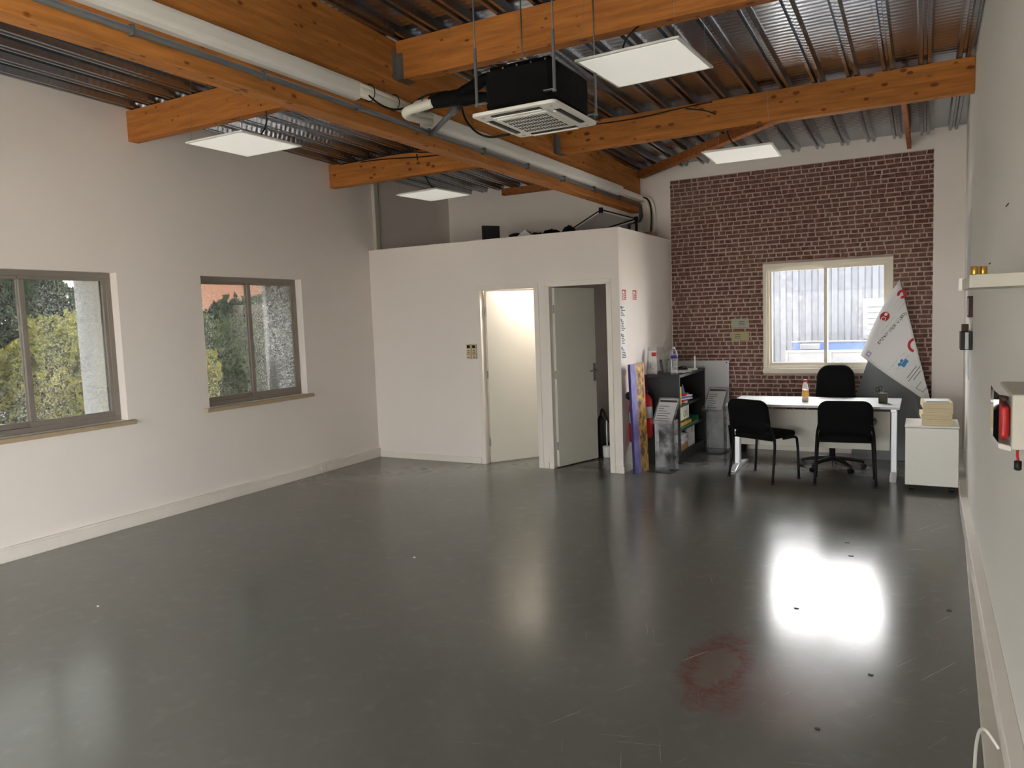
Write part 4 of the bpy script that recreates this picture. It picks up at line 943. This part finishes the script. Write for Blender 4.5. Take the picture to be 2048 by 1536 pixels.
# white printed flap: curled strip from the fold to the free corner
F0, F1 = Vector((-.612, 9.21, 1.142)), Vector((-.235, 9.25, 1.962))       # fold edge
G0, G1 = Vector((.010, 9.10, .668)), Vector((.066, 9.13, .672))           # free lower corner
NU, NV = 14, 14; mb = MB()
def flap(u, v):
    a = F0.lerp(F1, u); a += (F1-F0).cross(Vector((0, 1, 0))).normalized()*(.028*math.sin(math.pi*u))
    b = G0.lerp(G1, u); p_ = a.lerp(b, v); p_.y -= .085*math.sin(math.pi*min(1, v*1.25))**.8 + .004; return p_
for i in range(NU+1):
    for j in range(NV+1): mb.v.append(flap(i/NU, j/NV))
mb.f = [(i*(NV+1)+j, (i+1)*(NV+1)+j, (i+1)*(NV+1)+j+1, i*(NV+1)+j+1) for i in range(NU) for j in range(NV)]
fl = mb.build('printed_flap', 'banner_white', t, smooth=True, solid=.002)
def flap_inv(x_, z_):
    best = None
    for i in range(61):
        for j in range(61):
            p_ = flap(i/60, j/60); d_ = (p_.x-x_)**2+(p_.z-z_)**2
            if best is None or d_ < best[0]: best = (d_, i/60, j/60)
    d0, u, v = best; return u, v
def on_flap(x_, z_, lift=.004):
    u, v = flap_inv(x_, z_); p_ = flap(u, v); e = .01
    du = flap(min(1, u+e), v)-flap(max(0, u-e), v); dv = flap(u, min(1, v+e))-flap(u, max(0, v-e)); nrm = du.cross(dv).normalized()
    if nrm.y > 0: nrm = -nrm
    return p_+nrm*lift, nrm
def mark(mbx, name, mat, x_, z_, ang, lift=.004):
    """lay a flat print on the flap; ang = reading direction measured in the x-z view"""
    p_, nrm = on_flap(x_, z_, lift); d_ = Vector((math.cos(R(ang)), 0, math.sin(R(ang)))); d_ = (d_-nrm*d_.dot(nrm)).normalized(); up = nrm.cross(d_)
    m = Matrix(((d_.x, up.x, nrm.x, p_.x), (d_.y, up.y, nrm.y, p_.y), (d_.z, up.z, nrm.z, p_.z), (0, 0, 0, 1)))
    mbx.xf(m).build(name, mat, fl)
I4 = Matrix.Identity(4)
def disc(r0, r1, a0=0, a1=360, n=24):
    mb = MB(); st = max(2, int(n*(a1-a0)/360))
    for i in range(st+1):
        a = R(a0+(a1-a0)*i/st); mb.v += [Vector((r1*math.cos(a), r1*math.sin(a), 0)), Vector((r0*math.cos(a), r0*math.sin(a), 0))]
    mb.f = [(2*i, 2*i+2, 2*i+3, 2*i+1) for i in range(st)]; return mb
RA = 234
def along(x0, z0, x1, z1, s_, size, mat, name):
    n = len(s_); 
    for i, ch in enumerate(s_):
        if ch == ' ': continue
        f_ = (i+.5)/n; mark(text_mb(ch, size, I4), name, mat, x0+(x1-x0)*f_, z0+(z1-z0)*f_, math.degrees(math.atan2(z1-z0, x1-x0)))
along(-.17, 1.60, -.44, 1.27, 'COURT A VOTRE AVANTAGE', .042, 'print_dark', 'letter')
mark(disc(0, .052), 'logo_disc', 'print_red', -.375, 1.565, RA); mark(disc(.018, .026), 'logo_ring', 'paper_white', -.385, 1.545, RA, .0055); mark(disc(0, .02, 0, 360, 6), 'logo_spot', 'paper_white', -.355, 1.585, RA, .0055)
mark(disc(.022, .05, 20, 330), 'logo_ring', 'print_red', -.205, 1.80, RA)
mark(disc(.055, .082, 110, 250), 'red_arc', 'print_red', -.035, 1.255, 0)
for dx, dz, r_ in ((0, 0, .032), (.026, .022, .02), (-.03, -.01, .018), (.01, -.028, .016), (.022, .04, .012), (-.012, .03, .016)): mark(disc(0, r_, 0, 360, 9), 'blue_logo', 'print_blue', -.19+dx, 1.06+dz, RA, .004+abs(dx)*.02)
along(-.17, 1.18, -.33, .99, 'LOREALE DE NANCY'[:0]+'---- ------ -', .034, 'print_dark', 'text_line')
mark(MB().box(-.028, -.026, 0, .028, .026, .0005), 'lilac_logo', 'print_lilac', -.525, 1.165, RA); mark(MB().box(-.012, -.012, 0, .012, .012, .0005), 'lilac_logo_window', 'paper_white', -.525, 1.165, RA, .0052)
for i, (x_, z_, L) in enumerate(((-.30, 1.47, .20), (-.255, 1.72, .12), (-.235, 1.70, .14), (-.215, 1.68, .13), (-.335, 1.47, .22), (-.20, 1.08, .2), (-.105, .965, .16), (-.085, .945, .20), (-.06, .93, .12))):
    mark(MB().box(-L/2, -.003, 0, L/2, .003, .0004), 'text_line', 'print_dark' if i > 5 else 'paper_grey', x_, z_, RA)
mark(MB().box(-.055, -.008, 0, .045, .010, .0005).box(-.02, .010, 0, .01, .03, .0005), 'navy_logo', 'print_navy', -.03, .89, RA)
mb = MB().box(-.06, -.04, 0, .06, -.036, .0005).box(-.06, .036, 0, .06, .04, .0005).box(-.06, -.04, 0, -.056, .04, .0005).box(.056, -.04, 0, .06, .04, .0005); mark(mb, 'logo_frame', 'print_dark', -.005, .82, RA)

# ------------------------------------------------------------------ paper notes on the brick wall
for nm, z0, z1, mt, lb in (('upper', 1.48, 1.59, 'note_green', 'grey green paper note taped on the brick wall, upper one'), ('lower', 1.323, 1.432, 'note_yellow', 'yellowish paper note taped on the brick wall, lower one')):
    t = thing('wall_note', lb, 'note', (-1.956, YB-.012, z0), group='paper notes on the brick wall')
    box(-2.06, YB-.0125, z0, -1.852, YB-.010, z1).build('sheet', mt, t)
    mb = MB()
    for j in range(3): mb.box(-2.02+.05*(nm == 'upper'), YB-.0132, z1-.04-j*.02, -1.95+.05*(nm == 'upper'), YB-.0125, z1-.034-j*.02)
    mb.build('print', 'print_dark', t)

# ------------------------------------------------------------------ right wall things
t = thing('wall_shelf', 'short cream wall shelf on the right wall', 'shelf', (.23, 3.3, 1.742))
box(.134, 3.0, 1.744, XR, 3.55, 1.788).build('board', 'dirty_white', t, bevel=.002)
box(.122, 3.545, 1.742, .14, 3.58, 1.792).build('end_plate', 'white_plastic', t, bevel=.002)
for i, x_ in enumerate((.150, .176)): solo(MB().lathe([(.011, 0), (.0115, .002), (.0115, .026), (.0105, .028)], (x_, 3.02+.02*i, 1.788), 14), 'brass_knob', 'brass', ['brass knob at the outer edge of the wall shelf', 'brass knob nearer the wall on the wall shelf'][i], 'knob', 'brass knobs on the shelf', smooth=True)
t = thing('alarm_box', 'white wall box with red unit behind a clear curved front', 'wall box', (.275, 2.8, 1.24))
box(.228, 2.60, 1.262, XR, 3.02, 1.425).build('housing', 'dirty_white', t, bevel=.006)
box(.203, 2.64, 1.288, .226, 2.90, 1.385).build('red_unit', 'red', t, bevel=.010, seg=3)
box(.205, 2.70, 1.393, .226, 2.86, 1.408).build('red_button', 'brown', t, bevel=.006)
MB().prism([(.2, 2.66), (.196, 2.80), (.2, 2.98), (.2272, 3.02), (.2272, 2.61)], 2, 1.2725, 1.418).build('clear_cover', 'cover_clear', t)
MB().prism([(.2, 2.66), (.194, 2.80), (.2, 2.98), (.228, 3.02), (.228, 2.61)], 2, 1.255, 1.272).build('lower_lip', 'white_plastic', t, bevel=.003)
for z_ in (1.395, 1.382): box(.262, 2.597, z_, .30, 2.60, z_+.007).build('label_bar', 'grey_pipe', t)
MB().tube([(.252, 2.68, 1.262), (.250, 2.685, 1.235), (.254, 2.69, 1.215)], .004, 6, 1).build('red_lead', 'red', t, smooth=True)
MB().lathe([(.006, 0), (.010, .003), (.010, .028), (.006, .03)], (.253, 2.69, 1.186), 12).build('plug', 'black_plastic', t, smooth=True)
box(.27, 2.62, 1.425, .31, 2.67, 1.45).build('metal_clip', 'galv', t, bevel=.004)
t = thing('picture_frame', 'small brown framed picture edge-on on the right wall', 'frame', (XR, 6.8, 1.575))
box(.298, 6.70, 1.575, XR, 6.95, 1.737).build('frame', 'brown', t, bevel=.003); box(.294, 6.715, 1.59, .299, 6.935, 1.722).build('picture', 'paper_grey', t)
t = thing('key_holder', 'black wall holder with silver bar on the right wall below the frame', 'holder', (XR, 6.75, 1.33))
box(.245, 6.66, 1.33, XR, 6.86, 1.47).build('body', 'black_plastic', t, bevel=.004); box(.275, 6.652, 1.335, .30, 6.66, 1.465).build('bar', 'galv', t, bevel=.002)
box(.255, 6.70, 1.47, .30, 6.80, 1.525).build('upper_clip', 'brown', t, bevel=.003)
for i, (y0, y1, z0, z1, nm) in enumerate(((7.3, 8.2, 1.9, 2.45, 'upper pale poster on the far end of the right wall'), (7.25, 8.0, 1.05, 1.32, 'lower pale paper sheet on the far end of the right wall'), (7.1, 7.6, 1.55, 1.62, 'narrow pale paper strip on the far end of the right wall'))):
    fx = lambda y: XR+(XRF-XR)*(y-6.95)/(YB-6.95)
    solo(MB().add([(fx(y0)-.003, y0, z0), (fx(y1)-.003, y1, z0), (fx(y1)-.003, y1, z1), (fx(y0)-.003, y0, z1), (fx(y0)-.001, y0, z0), (fx(y1)-.001, y1, z0), (fx(y1)-.001, y1, z1), (fx(y0)-.001, y0, z1)], [(0, 3, 2, 1), (4, 5, 6, 7), (0, 1, 5, 4), (2, 3, 7, 6), (1, 2, 6, 5), (3, 0, 4, 7)]), 'poster', 'paper_grey', nm, 'poster')
g = 'small marks left on the right wall'
for y_, z_, L in ((4.09, 2.122, .12), (5.07, 1.906, .10)): solo(MB().box(XR-.003, y_-L/2, z_-.003, XR, y_+L/2, z_+.003), 'wall_plug', 'print_dark', 'dark screw strip high on the right wall' if z_ > 2 else 'dark screw strip just above the wall shelf height', 'fixing', g)
solo(MB().prism([(.285, 6.9), (.31, 6.9), (.262, 1.2), (.17, 1.2)], 2, 0, .022), 'cable_cover', 'dirty_white', 'loose white cable cover strip along the foot of the right wall', 'cable cover', bevel=.004)
cable([(.262, 3.2, .03), (.21, 3.25, .09), (.185, 3.15, .07), (.17, 2.95, .03), (.13, 2.7, .008), (.12, 2.3, .008)], .006, 'white_cable', 'white_plastic', 'white cable looping out from the right wall trunking', 3)
t = thing('socket_outlet', 'small double socket in the left wall trunking', 'socket', (XL+.03, 6.51, .035))
for y_ in (6.46, 6.56): box(XL+.022, y_-.035, .035, XL+.034, y_+.035, .09).build('socket', 'trunk_white', t, bevel=.003)

# ------------------------------------------------------------------ crumbs on the floor
for i, (x_, y_, s_, m_, lb) in enumerate(((-3.22, 4.31, .014, 'crumb', 'white paper crumb in the middle of the floor'), (-4.518, 2.75, .012, 'crumb', 'white paper crumb on the floor nearer the left wall'),
      (-.47, 5.78, .018, 'black_plastic', 'dark speck on the floor below the right visitor chair'), (-.417, 5.48, .02, 'black_plastic', 'dark speck just nearer than the one below the chair'), (-.618, 4.385, .018, 'black_plastic', 'dark speck beside the window reflection'),
      (-.202, 3.70, .015, 'black_plastic', 'dark speck right of the red stain'), (-.362, 3.12, .017, 'black_plastic', 'dark speck below the red stain'), (.137, 4.67, .014, 'black_plastic', 'dark speck by the right wall trunking'))):
    mb = MB(); pts = []
    for a in range(6): th = a*math.pi/3; k_ = rr.uniform(.5, 1); pts.append((x_+s_*k_*math.cos(th), y_+s_*.6*k_*math.sin(th)))
    solo(mb.prism(pts, 2, 0, .004), 'floor_crumb', m_, lb, 'debris', 'crumbs on the floor')

# ------------------------------------------------------------------ inside the dark room
t = thing('toilet_brush', 'white toilet brush in its holder inside the dark room', 'toilet brush', (-3.31, 8.35, 0))
MB().lathe([(.045, 0), (.05, .005), (.055, .13), (.05, .135), (.03, .14)], (-3.31, 8.35, 0.0), 16).build('holder', 'toilet_white', t, smooth=True)
MB().tube([(-3.31, 8.35, .13), (-3.31, 8.35, .44)], .008, 8).build('handle', 'toilet_white', t, smooth=True)
t = thing('toilet', 'white toilet inside the dark room', 'toilet', (-3.25, 9.0, 0))
MB().lathe([(.11, 0), (.10, .1), (.13, .2), (.19, .36), (.20, .40), (.17, .40), (.12, .3), (.02, .25)], (-3.25, 8.95, 0), 20).build('bowl', 'toilet_white', t, smooth=True)
box(-3.44, 9.18, .38, -3.06, 9.36, .78).build('cistern', 'toilet_white', t, bevel=.02)
t = thing('black_hose', 'black hose and can standing inside the dark room', 'hose', (-3.44, 8.45, 0))
MB().lathe([(.04, 0), (.045, .01), (.045, .42), (.02, .48)], (-3.43, 8.46, 0), 14).build('can', 'black_plastic', t, smooth=True)
MB().tube([(-3.43, 8.46, .47), (-3.40, 8.44, .60), (-3.32, 8.42, .40), (-3.25, 8.42, .42), (-3.22, 8.43, .62), (-3.2, 8.44, .75)], .012, 8, 2).build('hose', 'black_plastic', t, smooth=True)

# ------------------------------------------------------------------ outdoors
struct(box(-60, -40, -.30, 60, 70, -.16).build('ground_outside', 'asphalt'), 'pale ground outside the building')
def foliage(c, rx, ry, rz_, n, s_, seed):
    r_ = random.Random(seed); mb = MB()
    for i in range(n):
        th = r_.uniform(0, 2*math.pi); ph = math.acos(r_.uniform(-.35, 1)); k_ = r_.uniform(.72, 1.05)*(1+.16*math.sin(5*th+seed)*math.sin(4*ph))
        p_ = Vector((c[0]+rx*k_*math.sin(ph)*math.cos(th), c[1]+ry*k_*math.sin(ph)*math.sin(th), max(.05-.16, c[2]+rz_*k_*math.cos(ph))))
        a = Vector((r_.gauss(0, 1), r_.gauss(0, 1), r_.gauss(0, 1))).normalized(); b = a.orthogonal().normalized(); l_ = s_*r_.uniform(.6, 1.3)
        mb.add([p_-a*l_, p_+b*l_*.45, p_+a*l_, p_-b*l_*.45], [(0, 1, 2, 3)])
    return mb
def bush(name, c, r3, n, s_, mat, label, cat, group, trunk=0):
    t = thing(name, label, cat, (c[0], c[1], -.16), group=group)
    foliage(c, *r3, n, s_, int(c[1]*10)+3).build('foliage', mat, t)
    MB().tube([(c[0], c[1], -.16), (c[0]+.05, c[1], c[2]*.6), (c[0], c[1]+.05, c[2])], [.12*max(.5, trunk), .09*max(.5, trunk), .04], 8).build('trunk', 'bark', t, smooth=True)
gb = 'bushes outside the left windows'; gt = 'trees beyond the bushes outside the left windows'
for i, (x_, y_, h) in enumerate(((-13.0, 3.4, 1.7), (-13.2, 5.5, 1.8), (-12.8, 7.6, 1.75), (-13.2, 9.7, 1.55), (-13.6, 11.8, 1.6), (-13.9, 13.9, 1.5))):
    bush('garden_bush', (x_, y_, h*.35), (1.0, 1.0, h*.75), 3400, .11, 'leaf_yellow' if i < 4 else 'leaf_green', ['yellow green bush outside, leftmost in the near window', 'yellow green bush outside, second from left in the near window', 'yellow green bush outside, third from left', 'yellow green bush outside, fourth from left', 'dull green bush outside the far window, nearer its left edge', 'dull green bush outside the far window, nearer its right edge'][i], 'bush', gb)
for i, (x_, y_, h, m_) in enumerate(((-16.5, 4.6, 3.2, 'leaf_green'), (-17, 8.4, 3.2, 'leaf_dark'), (-17.0, 12.0, 2.5, 'leaf_green'), (-17.5, 15.8, 2.2, 'leaf_dark'))):
    bush('garden_tree', (x_, y_, h*.5), (1.6, 1.65, h*.62), 3600, .17, m_, ['mid green tree behind the bushes, leftmost', 'dark green tree behind the bushes in the near window', 'mid green tree between the views of the two left windows', 'dark green tree behind the bushes in the far window'][i], 'tree', gt, 1)
t = thing('house', 'brick house with orange tiled roof seen through the far left window', 'house', (-24, 21.8, -.16))
box(-28, 19.0, -.16, -20, 27.0, 2.45).build('wall', 'house_wall', t)
MB().prism([(18.5, 2.35), (27.5, 2.35), (23.0, 5.3)], 0, -28.4, -19.6).build('roof', 'roof_tile', t)
box(-23.5, 21.7, 4.2, -22.9, 22.3, 5.9).build('chimney', 'house_wall', t)
for y_ in (19.8, 22.8):
    w_ = box(-20, y_, .9, -19.97, y_+1.1, 2.1).build('window', 'ext_white', t); box(-19.975, y_+.08, .98, -19.965, y_+1.02, 2.02).build('pane', 'louvre', w_)
# car
t = thing('parked_car', 'pale grey parked car outside, lower left in the near window', 'car', (-10.3, 4.2, -.16))
prof_ = [(3.0, .12), (3.05, .42), (3.2, .62), (3.75, .74), (4.15, 1.08), (4.6, 1.12), (4.62, 1.1)]
carp = [(2.2, .10), (2.15, .55), (2.4, .62), (2.9, 1.10), (4.05, 1.12), (4.65, .72), (5.30, .58), (5.42, .40), (5.40, .10)]
MB().prism(carp, 0, -11.2, -9.55).build('body', 'car_paint', t, bevel=.10, seg=3, smooth=True)
MB().prism([(2.62, .70), (3.0, 1.04), (4.0, 1.06), (4.42, .74)], 0, -11.21, -9.54).build('side_glass', 'black_plastic', t)
for y_ in (2.75, 4.85):
    for x_ in (-11.2, -9.55):
        w_ = MB().lathe([(.10, -.09), (.29, -.08), (.30, 0), (.29, .08), (.10, .09)], (0, 0, 0), 20).xf(frame_m((x_, y_, .14), (0, 1, 0), (0, 0, 1))).build('wheel', 'tyre', t, smooth=True)
# neighbouring shed behind the back window
t = thing('metal_shed', 'pale ribbed metal shed outside the back window', 'building', (-1.5, 13.5, -.16))
n = 0; x_ = -6.0
while x_ < -.1:
    pr = []
    for m_ in range(5):
        b = x_+m_*.2; pr += [(b, 0), (b+.06, 0), (b+.08, -.03), (b+.16, -.03), (b+.18, 0)]
    pr.append((x_+1.0, 0)); nn_ = len(pr)
    MB().add([(a, 13.4+b, -.16) for a, b in pr]+[(a, 13.4+b, 2.75) for a, b in pr], [(i, i+1, nn_+i+1, nn_+i) for i in range(nn_-1)]).build('cladding_sheet', 'ext_metal', t, solid=.002); x_ += 1.0
box(-6, 13.42, -.16, 0, 18, 2.74).build('core', 'ext_metal', t); box(-6.1, 13.32, 2.75, .1, 18.1, 2.85).build('roof_edge', 'ext_white', t)
wf = box(-.86, 13.33, 1.16, -.30, 13.38, 1.80).build('window_frame', 'ext_white', t)
for j in range(6): MB().add([(-.79, 13.31, 1.22+j*.09), (-.37, 13.31, 1.22+j*.09), (-.37, 13.335, 1.30+j*.09), (-.79, 13.335, 1.30+j*.09)], [(0, 1, 2, 3)]).build('louvre_slat', 'louvre', wf, solid=.004)
t = thing('utility_trailer', 'white trailer with blue side panel outside the back window', 'trailer', (-1.1, 12.1, -.16))
box(-1.80, 11.8, .45, .6, 12.9, 1.04).build('body', 'ext_white', t, bevel=.01)
for x_ in (-1.80, -1.2, -.6, 0.0): box(x_, 11.78, .45, x_+.03, 11.80, 1.04).build('rib', 'ext_white', t)
box(-1.76, 12.2, 1.04, .6, 12.23, 1.16).build('side_panel', 'trailer_blue', t); box(-1.78, 12.18, 1.16, .6, 12.25, 1.185).build('top_rail', 'ext_white', t, bevel=.004)
box(-1.80, 11.79, 1.03, .6, 11.83, 1.065).build('lower_rail', 'ext_white', t, bevel=.004)
box(-1.62, 11.95, 1.065, -1.36, 12.15, 1.15).build('toolbox', 'ext_white', t, bevel=.01)
for x_ in (-1.3, .1):
    MB().lathe([(.10, -.09), (.29, -.08), (.30, 0), (.29, .08), (.10, .09)], (0, 0, 0), 20).xf(frame_m((x_, 11.9, .14), (1, 0, 0), (0, 0, 1))).build('wheel', 'tyre', t, smooth=True)
MB().box(-1.7, 12.0, .25, .5, 12.7, .45).build('chassis', 'black_metal', t)
